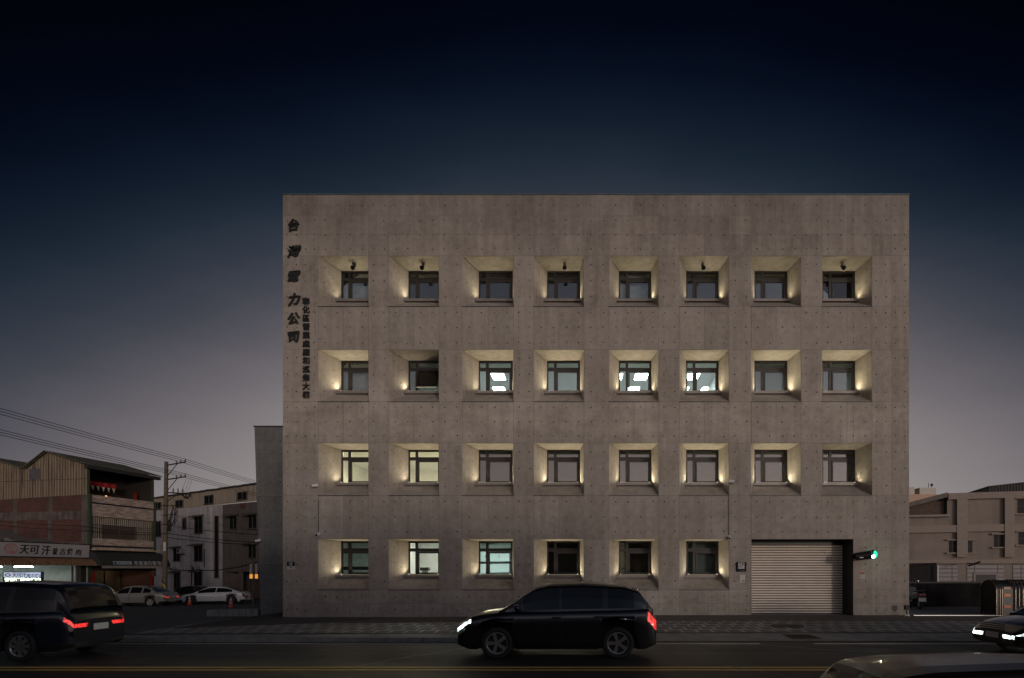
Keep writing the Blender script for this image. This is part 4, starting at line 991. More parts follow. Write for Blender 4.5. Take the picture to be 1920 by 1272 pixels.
# cones
def cone(label, p):
    t = thing("traffic_cone", label, "traffic cone", p, 0, "orange traffic cones"); p = Vector(p)
    b = MB(); b.box(p.x - .19, p.x + .19, p.y - .19, p.y + .19, p.z, p.z + .035); b.build("base", TRIM, t, bevel=.01)
    b = MB()
    for a, c, m in ((.035, .30, 0), (.30, .36, 1), (.36, .46, 0), (.46, .62, 1), (.62, .72, 0)):
        r = lambda h: .15 - .125 * h / .72
        b.cyl(p + Vector((0, 0, a)), p + Vector((0, 0, c)), r(a), r(c), 18, m, caps=c > .7)
    b.build("body", [mat("cone_orange", (.60, .05, .02), .5, var=.06), mat("cone_band", (.55, .52, .5), .4, var=.05)], t)
cone("orange traffic cone standing before the white coupe's rear wheel", (at(433, 1136, 37.7).x, 37.7, gz(-30, 37.7)))
cone("orange traffic cone standing beside the white coupe's nose", (at(355.5, 1130, 42.5).x, 42.5, gz(-30, 42.5)))

# ------------------------------------------------------------------ shophouse with the awning (faces the side street)
TH = R(11)
Px, Py = at(165, 0, 42).x, 42.0
ZB = gz(-40, 42) - .02
shop = thing("shophouse", "three-storey brick and tile shophouse with a rusty metal attic and dark awning", "building", (Px, Py, ZB), -TH)
ML = frame_of(shop)
def zc(py, Y=42.0): return H + (YH - py) * Y / F - ZB
def zc2(py): return zc(py, 47.1)
W_ = 5.25
z_eave, z_par, z_band, z_bal = zc(870), zc(927), zc(942), zc(967)
z_led, z_lbot = zc(1009), zc(1029)
BRICKW = brick_mat("old_red_brick", (.165, .052, .035), (.10, .032, .024), (.07, .058, .05), .24, .075, .012, .9, dirt=(.05, .035, .03), dirt_amt=.75, wall="x", dscale=.9)
REND = mat("stained_render", (.115, .095, .082), .9, var=.3, scale=1.5, dirt=(.04, .03, .025), dirt_amt=.75)
RIBR = rib_mat("rusty_cream_sheet", (.22, .168, .118), 0, .25, .7, 0, (.035, .018, .01), .85)
TILE = brick_mat("beige_wall_tile", (.76, .62, .51), (.42, .32, .26), (.16, .12, .10), .42, .10, .014, .5, dirt=(.24, .18, .15), dirt_amt=.3, wall="y", dscale=2.5)
GREENT = mat("green_tile_pillar", (.045, .07, .04), .45, var=.25, scale=8)
DARKI = mat("dark_interior", (.035, .027, .022), .9, var=.2)
b = MB()
b.face([(-14, 0, -.5), (0, 0, -.5), (0, 0, z_par - .02), (-5.6, 0, z_par - .15), (-14, 0, z_par - .4)], 0)
b.face([(-14, W_, -.5), (0, W_, -.5), (0, W_, z_par), (-14, W_, z_par)], 0)
b.face([(-14, 0, -.5), (-14, W_, -.5), (-14, W_, z_par), (-14, 0, z_par)], 0)
b.build("wall", BRICKW, shop, local=True)
b = MB()
for x0, x1 in ((-.55, .0), (-3.6, -3.2), (-6.9, -6.5), (-10.5, -10.1)): b.box(x0, x1, -.03, -.002, -.4, z_par - .05 - .03 * abs(x0))
for z0, z1 in ((z_bal - .25, z_bal + .35), (z_led - .75, z_led - .3)): b.box(-14, -.55, -.028, -.002, z0, z1)
b.box(-.9, -.55, -.026, -.002, 0, z_led - .75); b.box(-2.9, 0, -.024, -.002, 2.2, z_led - .75)
b.build("render_band", REND, shop, local=True)
# floors, 2nd floor front
b = MB(); b.box(-8, -.1, .03, W_ - .03, z_bal - .15, z_bal); b.box(-8, -.1, .03, W_ - .03, z_lbot - .1, z_lbot + .05); b.build("floor_slab", REND, shop, local=True)
b = MB()
b.box(-.06, .12, .18, W_ - .15, z_band + .05, z_par); b.box(-.04, .10, .18, W_ - .15, z_bal - .02, z_band - .06)
b.box(.0, .10, .18, W_ - .15, zc(1022), z_led); b.box(-.02, .08, .18, W_ - .15, z_lbot, zc(1025.5))
b.build("tiled_parapet", TILE, shop, local=True)
b = MB(); b.box(-.05, .07, .18, W_ - .15, z_band - .06, z_band + .05); b.box(-.05, .05, .18, W_ - .15, zc(1025.5), zc(1022)); b.build("shadow_gap", TRIM, shop, local=True)
b = MB(); b.box(.0, .55, .1, W_ + .05, z_lbot - .10, z_lbot); b.build("ledge", mat("cream_ledge", (.42, .33, .25), .7, var=.2), shop, local=True)
for y0, y1, ze in ((.0, .18, z_eave - .05), (W_ - .15, W_ + .05, zc2(899))):
    b = MB(); b.box(-.3, .14, y0, y1, zc(1060) - .9, z_par + .02); b.box(-.12, .02, y0, y0 + .12, z_par + .02, ze); b.build("pillar", GREENT, shop, local=True)
# 2nd-floor window band
b = MB(); b.face([(-.06, .18, z_led), (-.06, W_ - .15, z_led), (-.06, W_ - .15, z_bal - .02), (-.06, .18, z_bal - .02)]); b.build("boarded_front", rib_mat("boarded_sheet", (.30, .25, .20), 1, .16, .7, 0, (.06, .045, .035), .6), shop, local=True)
for k, (ya, yb) in enumerate(((1.05, 2.2), (2.38, 3.5))):
    b = MB(); b.box(-.05, .02, ya, yb, z_led + .02, z_led + 1.0); w = b.build("window", mat("brown_shutter", (.085, .06, .045), .6, var=.15, scale=2, stretch=(1, 14, .4)), shop, local=True)
    b = MB(); b.box(-.02, .05, ya - .06, ya, z_led, z_led + 1.06); b.box(-.02, .05, yb, yb + .06, z_led, z_led + 1.06); b.box(-.02, .05, ya, yb, z_led + 1.0, z_led + 1.06); b.build("frame", REND, w, local=True)
b = MB()
for k in range(26): b.cyl((.09, .25 + k * .19, z_led), (.09, .25 + k * .19, z_led + 1.02), .008, n=5)
b.cyl((.09, .2, z_led + 1.02), (.09, W_ - .2, z_led + 1.02), .012, n=5); b.cyl((.09, .2, z_led + .52), (.09, W_ - .2, z_led + .52), .01, n=5)
b.build("window_grille", mat("grille_paint", (.05, .04, .035), .6, var=0), shop, local=True)
# attic (3rd floor): sheet-metal gable, open balcony front, roof
PR = [(0.25, z_eave - .08), (-3.57, zc(848, 42.68)), (-5.6, zc(880, 43.07)), (-9.2, zc(858, 43.8)), (-13.5, zc(880, 44.2))]
b = MB(); b.face([(-14, -.04, z_par - .45)] + [(-5.6, -.04, z_par - .15), (-.02, -.04, z_par - .03)] + [(x if x < 0 else -.02, -.04, z - .03) for x, z in PR])
b.face([(-14, W_, z_par - .45), (-.02, W_, z_par)] + [(x if x < 0 else -.02, W_, z - .03) for x, z in PR]); b.build("gable_sheet", RIBR, shop, local=True)
b = MB(); b.box(-14, -.05, -.07, -.045, z_par + 1.12, z_par + 1.16); b.build("gable_rail", REND, shop, local=True)
b = MB()
for (xa, za), (xb, zb) in zip(PR, PR[1:]):
    d = .07; lo = -.35
    b.idx([(xa, lo, za), (xb, lo, zb), (xb, W_ + .5, zb), (xa, W_ + .5, za), (xa, lo, za + d), (xb, lo, zb + d), (xb, W_ + .5, zb + d), (xa, W_ + .5, za + d)], [(0, 1, 2, 3), (7, 6, 5, 4), (0, 4, 5, 1), (3, 2, 6, 7), (0, 3, 7, 4), (1, 5, 6, 2)])
b.build("roof", rib_mat("green_roof_sheet", (.13, .135, .10), 1, .2, .6, .2, (.05, .04, .03), .6), shop, local=True)
b = MB(); b.box(-2.6, -2.5, .05, W_ - .05, z_bal, z_eave); b.box(-2.5, .0, W_ - .06, W_ - .01, z_bal, z_eave - .1); b.build("balcony_room_wall", DARKI, shop, local=True)
b = MB(); b.box(-.1, .22, -.2, W_ + .4, z_eave - .35, z_eave - .1); b.build("eave_beam", mat("dark_beam", (.03, .028, .026), .7), shop, local=True)
for ya, yb in ((1.3, 2.3), (2.35, 3.2), (4.1, 4.75)):
    b = MB(); b.box(-2.49, -2.44, ya, yb, z_bal, z_bal + 2.1); w = b.build("door", mat("brown_door", (.06, .035, .022), .6), shop, local=True)
    b = MB(); b.box(-2.43, -2.41, yb - .12, yb - .08, z_bal + .95, z_bal + 1.1); b.build("handle", CHROME, w, local=True)
b = MB(); b.box(-5.3, -4.3, -.06, -.041, z_par + 1.2, z_par + 2.0); b.build("patch_board", mat("grey_patch", (.10, .10, .11), .6), shop, local=True)
b = MB(); b.box(-3.05, -2.35, -.05, -.03, 3.75, 4.55); w = b.build("window", CGLASS, shop, local=True)
b = MB(); b.box(-3.12, -3.05, -.07, -.02, 3.7, 4.62); b.box(-2.35, -2.28, -.07, -.02, 3.7, 4.62); b.box(-3.05, -2.35, -.07, -.02, 4.55, 4.62); b.build("frame", mat("pale_frame", (.36, .35, .33), .6), w, local=True)
# shop front
b = MB(); b.box(-3.2, -3.1, .2, W_ - .2, .0, z_lbot - .1); b.build("shop_back_wall", mat("shop_wall", (.12, .09, .065), .8), shop, local=True)
b = MB(); b.box(-.2, .0, .18, W_ - .15, 2.55, z_lbot - .12); b.build("shop_lintel", DARKI, shop, local=True)
b = MB(); b.box(-1.3, -1.28, .2, 2.2, .05, 2.5); b.build("shop_window", CLEAR, shop, local=True)
b = MB(); b.box(-1.28, -1.24, 2.2, 2.28, .0, 2.5); b.box(-1.28, -1.24, .2, 2.2, 1.2, 1.26); b.build("shop_window_frame", BLACK, shop, local=True)
sl = bpy.data.lights.new("shop_lamp", "POINT"); sl.energy = 7; sl.color = (1, .75, .45); sl.shadow_soft_size = .2
so = bpy.data.objects.new("shop_lamp", sl); sc.collection.objects.link(so); so.parent = shop; so.location = (-2.2, 3.6, 2.3)
RED = mat("couplet_red", (.30, .012, .012), .7, var=.12)
for y, lb in ((.24, "red paper couplet on the near side of the shop entrance"), (W_ - .42, "red paper couplet on the far side of the shop entrance")):
    o_ = ML @ Vector((.16, y, 1.5)); t = thing("door_couplet", lb, "couplet", o_, -TH, "red door couplets")
    b = MB(); b.box(-.01, .01, -.12, .12, -1.2, .95); b.build("paper", RED, t, local=True)
# awning with writing
aw = thing("shop_awning", "curved dark cloth awning with pale lettering over the tiled shophouse entrance", "awning", ML @ Vector((.12, W_ / 2, zc(1060))), -TH)
AL = frame_of(aw)
ap = [(0.0, zc(1034)), (.35, zc(1034) - .06), (.75, zc(1041)), (1.05, zc(1050)), (1.2, zc(1058)), (1.22, zc(1061))]
oz = zc(1060)
b = MB(); n = len(ap); yy = rng(-W_ / 2 - .1, W_ / 2 + .25, 12)
b.idx([Vector((x, y, z - oz + .012 * math.sin(i * 2.1))) for i, y in enumerate(yy) for x, z in ap], [(i * n + k, i * n + k + 1, (i + 1) * n + k + 1, (i + 1) * n + k) for i in range(12) for k in range(n - 1)], 0, True)
for y in (yy[0], yy[-1]): b.face([(x, y, z - oz) for x, z in ap] + [(0, y, ap[-1][1] - oz)])
b.build("canopy", mat("dark_awning_cloth", (.035, .031, .031), .8, var=.15), aw, local=True)
b = MB(); V = []; m_ = 60
for i in range(m_ + 1):
    y = yy[0] + (yy[-1] - yy[0]) * i / m_
    V += [Vector((1.225, y, ap[-1][1] - oz)), Vector((1.23, y, ap[-1][1] - oz - .17 - .035 * (i % 2)))]
b.idx(V, [(2 * i, 2 * i + 1, 2 * i + 3, 2 * i + 2) for i in range(m_)]); b.build("valance", mat("pale_valance", (.26, .23, .21), .8, var=.15), aw, local=True)
def face_x(v, x, y, z, k=1.0): return Vector((x - v.y * 0 + .0 + (-v.y), y + v.x * k, z + v.z))
LW = mat("pale_lettering", (.42, .42, .42), .6, var=0)
tilt = math.atan2(ap[3][0] - ap[4][0], ap[3][1] - ap[4][1])
for i, ch in enumerate("禾荳流行服飾館"):
    v, fc = glyph(ch, .33, .01, .02); y = -.05 + i * .385
    b = MB(); b.idx([Vector((1.165 - .42 * p.z - p.y, y + p.x, zc(1055.6) - oz + p.z)) for p in v], fc); b.build("lettering", LW, aw, local=True)
b = MB(); b.idx([Vector((1.18 - .42 * dz, y, zc(1055.4) - oz + dz)) for y, dz in ((-1.85, -.12), (-.42, -.12), (-.42, .12), (-1.85, .12))], [(0, 1, 2, 3)]); pl = b.build("panel", mat("pale_panel", (.36, .42, .46), .5, var=.05), aw, local=True)
b = MB()
for i in range(9): b.idx([Vector((1.186 - .42 * dz, y, zc(1055.4) - oz + dz)) for y, dz in ((-1.5 + i * .11, -.05), (-1.44 + i * .11, -.05), (-1.44 + i * .11, .04), (-1.5 + i * .11, .04))], [(0, 1, 2, 3)])
b.idx([Vector((1.186 - .42 * dz, y, zc(1055.4) - oz + dz)) for y, dz in ((-1.8, -.09), (-1.6, -.09), (-1.6, .08), (-1.8, .08))], [(0, 1, 2, 3)])
b.build("line_of_writing", INK, pl, local=True)
# decorations on the open balcony
t = thing("balcony_banner", "red fringed cloth banner with white tassels hung across the dark top balcony", "banner", ML @ Vector((-1.2, 2.1, zc(905))), -TH)
b = MB(); m_ = 24
b.idx([Vector((.03 * math.sin(i * .9), -1.0 + 2.0 * i / m_, z)) for z in (.0, .32) for i in range(m_ + 1)], [(i, i + 1, m_ + 2 + i, m_ + 1 + i) for i in range(m_)]); b.build("cloth", mat("bright_red_cloth", (.40, .015, .02), .7, var=.1), t, local=True)
for i in range(5):
    b = MB(); y = -.8 + i * .4; b.prism([(y - .11, -.02), (y + .11, -.02), (y + .02, -.36)], "x", -.01, .01); b.build("tassel", mat("cream_cloth", (.65, .55, .42), .8), t, local=True)
b = MB(); b.cyl((0, -1.05, .34), (0, 1.05, .34), .015); b.build("rod", BLACK, t, local=True)
t = thing("red_scroll", "narrow red scroll hanging by the far pillar of the top balcony", "scroll", ML @ Vector((-1.0, 4.5, z_bal + 1.6)), -TH)
b = MB(); b.box(-.01, .01, -.13, .13, -.9, .7); b.build("cloth", RED, t, local=True)
b = MB(); b.cyl((0, -.16, .71), (0, .16, .71), .018); b.build("rod", BLACK, t, local=True)
for y, z, lb in ((.65, 2.15, "small glowing altar lamp at the near end of the top balcony"), (2.55, 1.75, "small glowing lamp under the red balcony banner")):
    t = thing("altar_lamp", lb, "lamp", ML @ Vector((-1.5, y, z_bal + z)), -TH, "altar lamps on the top balcony")
    b = MB(); b.ball((0, 0, 0), .07, (1, 1.2, .8), 10); b.build("bulb", emit("amber_bulb", (1, .45, .15), 3), t, local=True)
    b = MB(); b.cyl((0, 0, .05), (0, 0, .3), .012); b.build("stem", BLACK, t, local=True)

# ------------------------------------------------------------------ restaurant in front of it (same side of the street)
rest = thing("restaurant", "low open-fronted restaurant with a long white sign and rusty tin awning", "building", (Px, Py, ZB), -TH)
RL = 14.0
b = MB(); b.box(-7, -6.9, -RL, -.05, -.5, 3.9); b.box(-7, 0, -.12, -.02, -.5, 3.2); b.box(-7, 0, -RL, -RL + .1, -.5, 3.2); b.build("wall", mat("pale_green_plaster", (.56, .58, .55), .8, var=.08), rest, local=True)
b = MB(); b.box(-6.9, .0, -RL + .1, -.12, 2.98, 3.1); b.build("ceiling", mat("shop_ceiling", (.4, .42, .4), .8), rest, local=True)
b = MB(); b.box(-7, .3, -RL, -.05, -.5, .03); b.build("floor", FLOORM, rest, local=True)
b = MB()
for k in range(2):
    b.prism([(-7.2, 5.6), (-.1, 3.6 + .0), (-.1, 3.52), (-7.2, 5.5)], "y", -RL + 7 * k, -.3 - 7 * (1 - k))
b.build("roof", rib_mat("grey_tin_roof", (.20, .19, .19), 1, .3, .55, .2, (.05, .04, .04), .6), rest, local=True)
b = MB(); b.prism([(-3.4, 4.9), (-.5, 4.05), (-.5, 3.7), (-3.4, 4.3)], "y", -2.9, -.2); b.build("roof_lean_to", MATS["grey_tin_roof"], rest, local=True)
b = MB(); zt_, zb_ = 2.98, 2.60
b.idx([(.02, -RL, zt_), (.85, -RL, zb_ + .15), (.95, -RL, zb_), (.02, .02, zt_), (.85, .12, zb_ + .15), (.95, .14, zb_)], [(0, 1, 4, 3), (1, 2, 5, 4), (0, 3, 5, 2)]); 
b = MB(); z1_, z0_ = zc(1047) , zc(1061)
b.idx([(.06, -RL, z1_), (.5, -RL, z1_ - .12), (.85, -RL, z0_ + .2), (.92, -RL, z0_), (.06, .02, z1_), (.5, .06, z1_ - .12), (.85, .10, z0_ + .2), (.92, .12, z0_)], [(0, 1, 5, 4), (1, 2, 6, 5), (2, 3, 7, 6)], 0, True)
b.face([(.06, .02, z1_), (.5, .06, z1_ - .12), (.85, .1, z0_ + .2), (.92, .12, z0_), (.06, .02, z0_)])
b.build("awning", rib_mat("rusty_tin_awning", (.30, .17, .085), 1, .16, .65, .2, (.06, .022, .01), .8), rest, local=True)
b = MB()
for y in (-4.75, -9.5): b.box(-.05, .05, y - .05, y + .05, 0, z0_ + .3)
b.box(-.05, .05, -.95, -.86, 0, z0_ + .3); b.build("post", mat("pale_post", (.5, .5, .48), .6), rest, local=True)
b = MB(); b.box(-5.0, -4.9, -8.5, -3.6, .03, 2.98); b.build("partition", mat("dark_green_partition", (.06, .075, .068), .8, var=.2), rest, local=True)
b = MB(); b.box(-.85, .0, -.5, -.12, .03, 2.97); b.build("side_pier", DARKI, rest, local=True)
tube = emit("restaurant_tube", (.84, 1.0, .94), 75)
for k, (x, y) in enumerate(((-2.2, -2.6), (-5.6, -2.2), (-2.6, -5.6), (-2.6, -9))):
    t = thing("fluorescent_light", ("tube light over the restaurant's bright end wall", "tube light at the back of the restaurant room", "tube light over the middle of the restaurant", "tube light over the far side of the restaurant room")[k], "tube light", ML @ Vector((x, y, 2.9)), -TH, "tube lights in the restaurant")
    b = MB(); b.box(-.03, .03, -.6, .6, -.05, -.02); b.build("tube", tube, t, local=True)
    b = MB(); b.box(-.06, .06, -.64, .64, -.019, .07); b.build("housing", WHITE, t, local=True)
# long sign
sg = thing("restaurant_sign", "long white signboard with red round emblem and black brush characters", "signboard", ML @ Vector((.1, 0, zc(1046))), -TH)
sh_ = zc(1022.5) - zc(1046)
b = MB(); b.box(-.02, .10, -RL, -.05, 0, sh_); b.build("board", mat("sign_white", (.36, .345, .355), .55, var=.06), sg, local=True)
b = MB(); b.box(-.03, .14, -RL, -.0, sh_, sh_ + .06); b.box(-.03, .14, -RL, -.0, -.06, 0); b.box(-.03, .14, -.05, .0, 0, sh_); b.build("frame", BLACK, sg, local=True)
MSL = frame_of(sg)
def sign_y(px_):
    """Position along the sign board for a photo column."""
    k = (px_ - XV) / F; o = MSL.translation; ux, uy = math.sin(TH), math.cos(TH)
    return (k * o.y - o.x) / (ux - k * uy)
BR = mat("brush_black", (.012, .012, .013), .6, var=0)
for ch, p0, p1, hgt, zo in (("天", 33, 52, .60, .5), ("可", 54, 72, .58, .5), ("汗", 75, 92, .66, .48), ("蒙", 96, 106, .46, .42), ("古", 110, 121, .46, .42), ("烤", 123, 134, .50, .42), ("肉", 139, 150, .46, .40)):
    y0, y1 = sign_y(p0), sign_y(p1); v, fc = glyph(ch, 1.0, .02, .010, .15)
    wv = max(p.x for p in v) - min(p.x for p in v); hv = max(p.z for p in v) - min(p.z for p in v)
    b = MB(); b.idx([Vector((.115 - p.y, (y0 + y1) / 2 + p.x * (y1 - y0) / wv, sh_ * zo + p.z * hgt / hv)) for p in v], fc); b.build("character", BR, sg, local=True)
SR_ = mat("emblem_red", (.42, .05, .035), .6, var=0)
ya, yb = sign_y(6), sign_y(31); yc, ry, rz_ = (ya + yb) / 2, (yb - ya) / 2, sh_ * .37
def ring(b, x, y, z, ry, rz, w, n=40, a0=0, a1=2 * math.pi):
    V = []
    for i in range(n + 1):
        a = a0 + (a1 - a0) * i / n
        for k in (1 - w, 1): V.append(Vector((x, y + ry * k * math.cos(a), z + rz * k * math.sin(a))))
    b.idx(V, [(2 * i, 2 * i + 1, 2 * i + 3, 2 * i + 2) for i in range(n)])
b = MB(); ring(b, .104, yc, sh_ * .53, ry, rz_, .10); ring(b, .104, yc, sh_ * .53, ry * .78, rz_ * .78, .09, a0=.4, a1=5.6)
ring(b, .104, yc, sh_ * .56, ry * .45, rz_ * .45, .22, a0=-.6, a1=3.6); ring(b, .104, yc + ry * .1, sh_ * .50, ry * .28, rz_ * .3, .3, a0=2.0, a1=6.5)
for k in (-1, 0, 1): b.box(.103, .106, yc + k * ry * .2 - ry * .07, yc + k * ry * .2 + ry * .07, sh_ * .53 - rz_ * .62, sh_ * .53 - rz_ * .50)
b.build("emblem", SR_, sg, local=True)
# lit box sign and LED strip on its stand
lp = at(43, 1092, 37.0)
ls = thing("lit_box_sign", "small lit sign on a stand, bluish panel above a bright green-white character strip", "lit sign", (lp.x, lp.y, gz(lp.x, lp.y)), R(8))
hw_ = 62 * 37 / F / 2; zz = lambda py: H + (YH - py) * 37 / F - gz(lp.x, lp.y)
b = MB(); b.box(-hw_, hw_, -.04, .12, zz(1083) + .01, zz(1073.5)); b.build("light_box", emit("bluish_light_box", (.62, .72, .95), .62), ls, local=True)
b = MB(); b.box(-hw_ - .05, hw_ + .05, -.06, .12, zz(1073.5), zz(1072.4)); b.box(-hw_ - .05, -hw_, -.06, .12, zz(1095), zz(1073.5)); b.box(hw_, hw_ + .05, -.06, .12, zz(1095), zz(1073.5)); b.box(-hw_, hw_, -.06, .12, zz(1083.4), zz(1082.9)); b.build("frame", BLACK, ls, local=True)
b = MB(); b.box(-hw_, hw_, .0, .1, zz(1092.5), zz(1083.6)); b.build("led_board", TRIM, ls, local=True)
for i, ch in enumerate("天可汗蒙古烤肉"):
    v, fc = glyph(ch, .30 if i < 3 else .22, .01, .01); x = -hw_ * .42 + (i * .27 if i < 3 else .81 + (i - 3) * .24)
    b = MB(); b.idx([Vector((x + p.x, -.047 + p.y, zz(1078.3) - (.03 if i > 2 else 0) + p.z)) for p in v], fc); b.build("character", INK if i < 3 else mat("blue_grey_ink", (.12, .14, .2), .6, var=0), ls, local=True)
    v, fc = glyph(ch, .31, .01, .035); x = -hw_ * .84 + i * hw_ * 1.68 / 6
    b = MB(); b.idx([Vector((x + p.x, -.012 + p.y, zz(1088) + p.z)) for p in v], fc); b.build("led_character", emit("led_green_white", (.80, 1.0, .72), 2.6), ls, local=True)
b = MB(); ring_ = MB()
for k in range(24):
    a0, a1 = 2 * math.pi * k / 24, 2 * math.pi * (k + 1) / 24; cx0 = -hw_ * .78
    ring_.face([(cx0 + .17 * math.cos(a0), -.046, zz(1078.3) + .11 * math.sin(a0)), (cx0 + .17 * math.cos(a1), -.046, zz(1078.3) + .11 * math.sin(a1)), (cx0 + .10 * math.cos(a1), -.046, zz(1078.3) + .06 * math.sin(a1)), (cx0 + .10 * math.cos(a0), -.046, zz(1078.3) + .06 * math.sin(a0))])
ring_.build("emblem", SR_, ls, local=True)
b = MB(); b.box(-hw_ - .05, -hw_, -.03, .09, 0, zz(1095)); b.box(hw_, hw_ + .05, -.03, .09, 0, zz(1095)); b.box(-hw_, hw_, -.0, .06, .25, zz(1093)); b.build("stand", mat("dark_stand", (.04, .035, .035), .6), ls, local=True)
t = thing("stool", "round dark stool top beside the restaurant's bright end wall", "stool", (at(96, 1100, 39).x, 39.2, gz(-36, 39)))
p = Vector(t.location); b = MB(); b.cyl(p + Vector((0, 0, .9)), p + Vector((0, 0, .99)), .24, .2, 18); b.build("seat", TRIM, t)
for a in (0, 2.1, 4.2):
    b = MB(); b.cyl(p + Vector((.22 * math.cos(a), .22 * math.sin(a), 0)), p + Vector((.12 * math.cos(a), .12 * math.sin(a), .9)), .018, n=8); b.build("leg", CHROME, t)

# ------------------------------------------------------------------ utility pole and its wires
pz = gz(-33.3, 46)
pb, ptop = at(308.5, 1110, 46), at(312, 866, 46); pb.z = pz
pole = thing("utility_pole", "tall brown concrete utility pole with steel cross arms and striped foot", "utility pole", pb)
b = MB(); b.cyl(pb, ptop, .19, .135, 16); b.build("post", mat("pole_concrete", (.125, .095, .07), .85, var=.15, scale=2), pole)
b = MB(); zl0 = pz + .95
for k in range(5):
    b.lathe([(.198, zl0 + k * .2), (.198, zl0 + k * .2 + .1)], (pb.x, pb.y, 0), "z", 16)
stripe = bpy.data.materials.new("striped_wrap"); stripe.use_nodes = True
n_, l_ = stripe.node_tree.nodes, stripe.node_tree.links; t_ = n_.new("ShaderNodeTexCoord"); w_ = n_.new("ShaderNodeTexWave"); w_.bands_direction = "DIAGONAL"; w_.inputs["Scale"].default_value = 1.15; l_.new(t_.outputs["Object"], w_.inputs[0])
l_.new(ramp(n_, l_, w_.outputs[0], [(.49, (.02, .02, .02)), (.51, (.50, .32, .03))]), n_["Principled BSDF"].inputs["Base Color"])
b = MB(); b.lathe([(.20, .9), (.197, 1.9)], (pb.x, pb.y, pz), "z", 18); b.build("striped_band", stripe, pole)
STEEL = mat("dark_steel", (.05, .045, .042), .6, .5, var=.15); PORC = mat("brown_porcelain", (.10, .06, .045), .3, var=.1)
def crossarm(py0, py1, x0, x1):
    a, c = at(x0, py0, 46), at(x1, py1, 46.0); c.y -= 1.0
    c = at(x1, py1, c.y)
    b = MB(); b.cyl(a - (c - a) * .12, c, .05, n=6); b.build("cross_arm", STEEL, pole)
    b = MB(); m_ = a.lerp(c, .52); b.cyl(m_, Vector((pb.x + .15, 46, a.z - 1.0)), .03, n=6); b.build("brace", STEEL, pole)
    tips = []
    for f in (.45, .72, .98):
        p = a.lerp(c, f); b = MB(); b.cyl(p, p + Vector((0, 0, .10)), .02, n=6); b.lathe([(.03, .08), (.06, .1), (.03, .13), (.06, .16), (.03, .19), (.055, .22), (.0, .25)], p, "z", 10); b.build("insulator", PORC, pole); tips.append(p + Vector((0, 0, .25)))
    return tips
T1 = crossarm(872, 866.5, 317, 348); T2 = crossarm(899, 894, 317, 348)
T3 = []
a, c = at(316, 924, 46), at(352, 926, 45.2)
b = MB(); b.cyl(a, c, .05, n=6); b.build("cross_arm", STEEL, pole)
b = MB(); b.cyl(a.lerp(c, .55), Vector((pb.x + .15, 46, a.z - .75)), .03, n=6); b.build("brace", STEEL, pole)
for f in (.25, .5, .75):
    p = a.lerp(c, f); b = MB(); b.lathe([(.02, 0), (.07, .05), (.03, .1), (.07, .16), (.03, .22), (.06, .28), (.02, .34), (.0, .5)], p, "z", 10); b.build("insulator", PORC, pole)
for k in range(7):
    p = a.lerp(c, .45 + k * .1); b = MB(); d = Vector((random.uniform(-.25, .35), random.uniform(-.2, .2), random.uniform(-.35, -.05)))
    b.cyl(p, p + d, .045, n=8); b.ball(p + d, .08, (1, 1, 1.3), 8); b.build("fuse_switch", STEEL, pole)
for py, xa, xb in ((948, 300, 330), (966, 304, 322), (983.5, 303, 323), (1000, 300, 318)):
    b = MB(); b.cyl(at(xa, py, 45.7), at(xb, py, 45.7), .03, n=6); b.build("bracket", STEEL, pole)
b = MB()
for k in range(9):
    p0 = at(316 + random.uniform(0, 18), 950 + random.uniform(-4, 8), 45.7); p1 = at(313 + random.uniform(-2, 6), 985 + random.uniform(-12, 12), 45.7)
    md = p0.lerp(p1, .5) + Vector((random.uniform(-.1, .5), 0, random.uniform(-.5, .0))); b.tube([p0, p0.lerp(md, .6), md, md.lerp(p1, .6), p1], .022, 5)
b.build("cable_loop", BLACK, pole)
b = MB(); b.box(pb.x + .12, pb.x + .3, 45.7, 45.78, zz(1082) + pz * 0 + 1.2, zz(1082) + 1.9); b.build("notice_plate", PAPER, pole)
# overhead wires: along the side street, pole to pole
def wire(name, label, pts, sag, grp, r=.016):
    t = None; P = []
    for p0, p1 in zip(pts, pts[1:]):
        for i in range(15):
            s_ = i / 14; P.append(Vector(p0).lerp(Vector(p1), s_) - Vector((0, 0, sag * 4 * s_ * (1 - s_))))
    b = MB(); b.tube(P, r, 5); o = b.build(name, BLACK); tag(o, label, "wire", grp)
WG = "overhead wires along the side street"
dv = Vector((.14, -16.6, .0)); far = Vector((-.6, 34, -.3))
for k, (p, nm) in enumerate(zip(T1, ("inner", "middle", "outer"))):
    p = p + Vector((0, 0, -.02)); wire("overhead_wire", "thin dark wire on the %s insulator of the pole's top cross arm" % nm, [p + dv * 1.6 + Vector((-.9, 0, .35)), p, p + far], .12, WG, .017)
for k, (p, nm) in enumerate(zip(T2, ("inner", "middle", "outer"))):
    p = p + Vector((0, 0, -.02)); wire("overhead_wire", "thin dark wire on the %s insulator of the pole's second cross arm" % nm, [p + dv * 1.6 + Vector((-.9, 0, .35)), p, p + far], .12, WG, .017)
for k, (x, ya, yb, nm) in enumerate(((345, 898, 925, "first"), (351, 899, 926, "second"), (356, 900, 927, "third"))):
    wire("drop_wire", "%s thin drop wire from the second cross arm down to the fuse arm" % nm, [at(x + 4, ya, 45.2), at(x - 6, yb, 45.3)], .05, "drop wires under the cross arm", .010)
cab = ((1000, 1018, 485, "upper thick cable from the pole to the leaning wing wall"), (1008, 1022, 485, "lower thick cable from the pole to the leaning wing wall"), (985, 1003, 485, "thin cable crossing the pale apartment wall above the thick ones"), (963, 996, 485, "thin cable from the pole bracket across the top of the pale wall"))
for y0, y1, x1, lb in cab:
    wire("service_cable", lb, [at(313, y0, 45.8), at(x1 + 8, y1, 40)], .10, "service cables from the pole", .026 if "thick" in lb else .014)
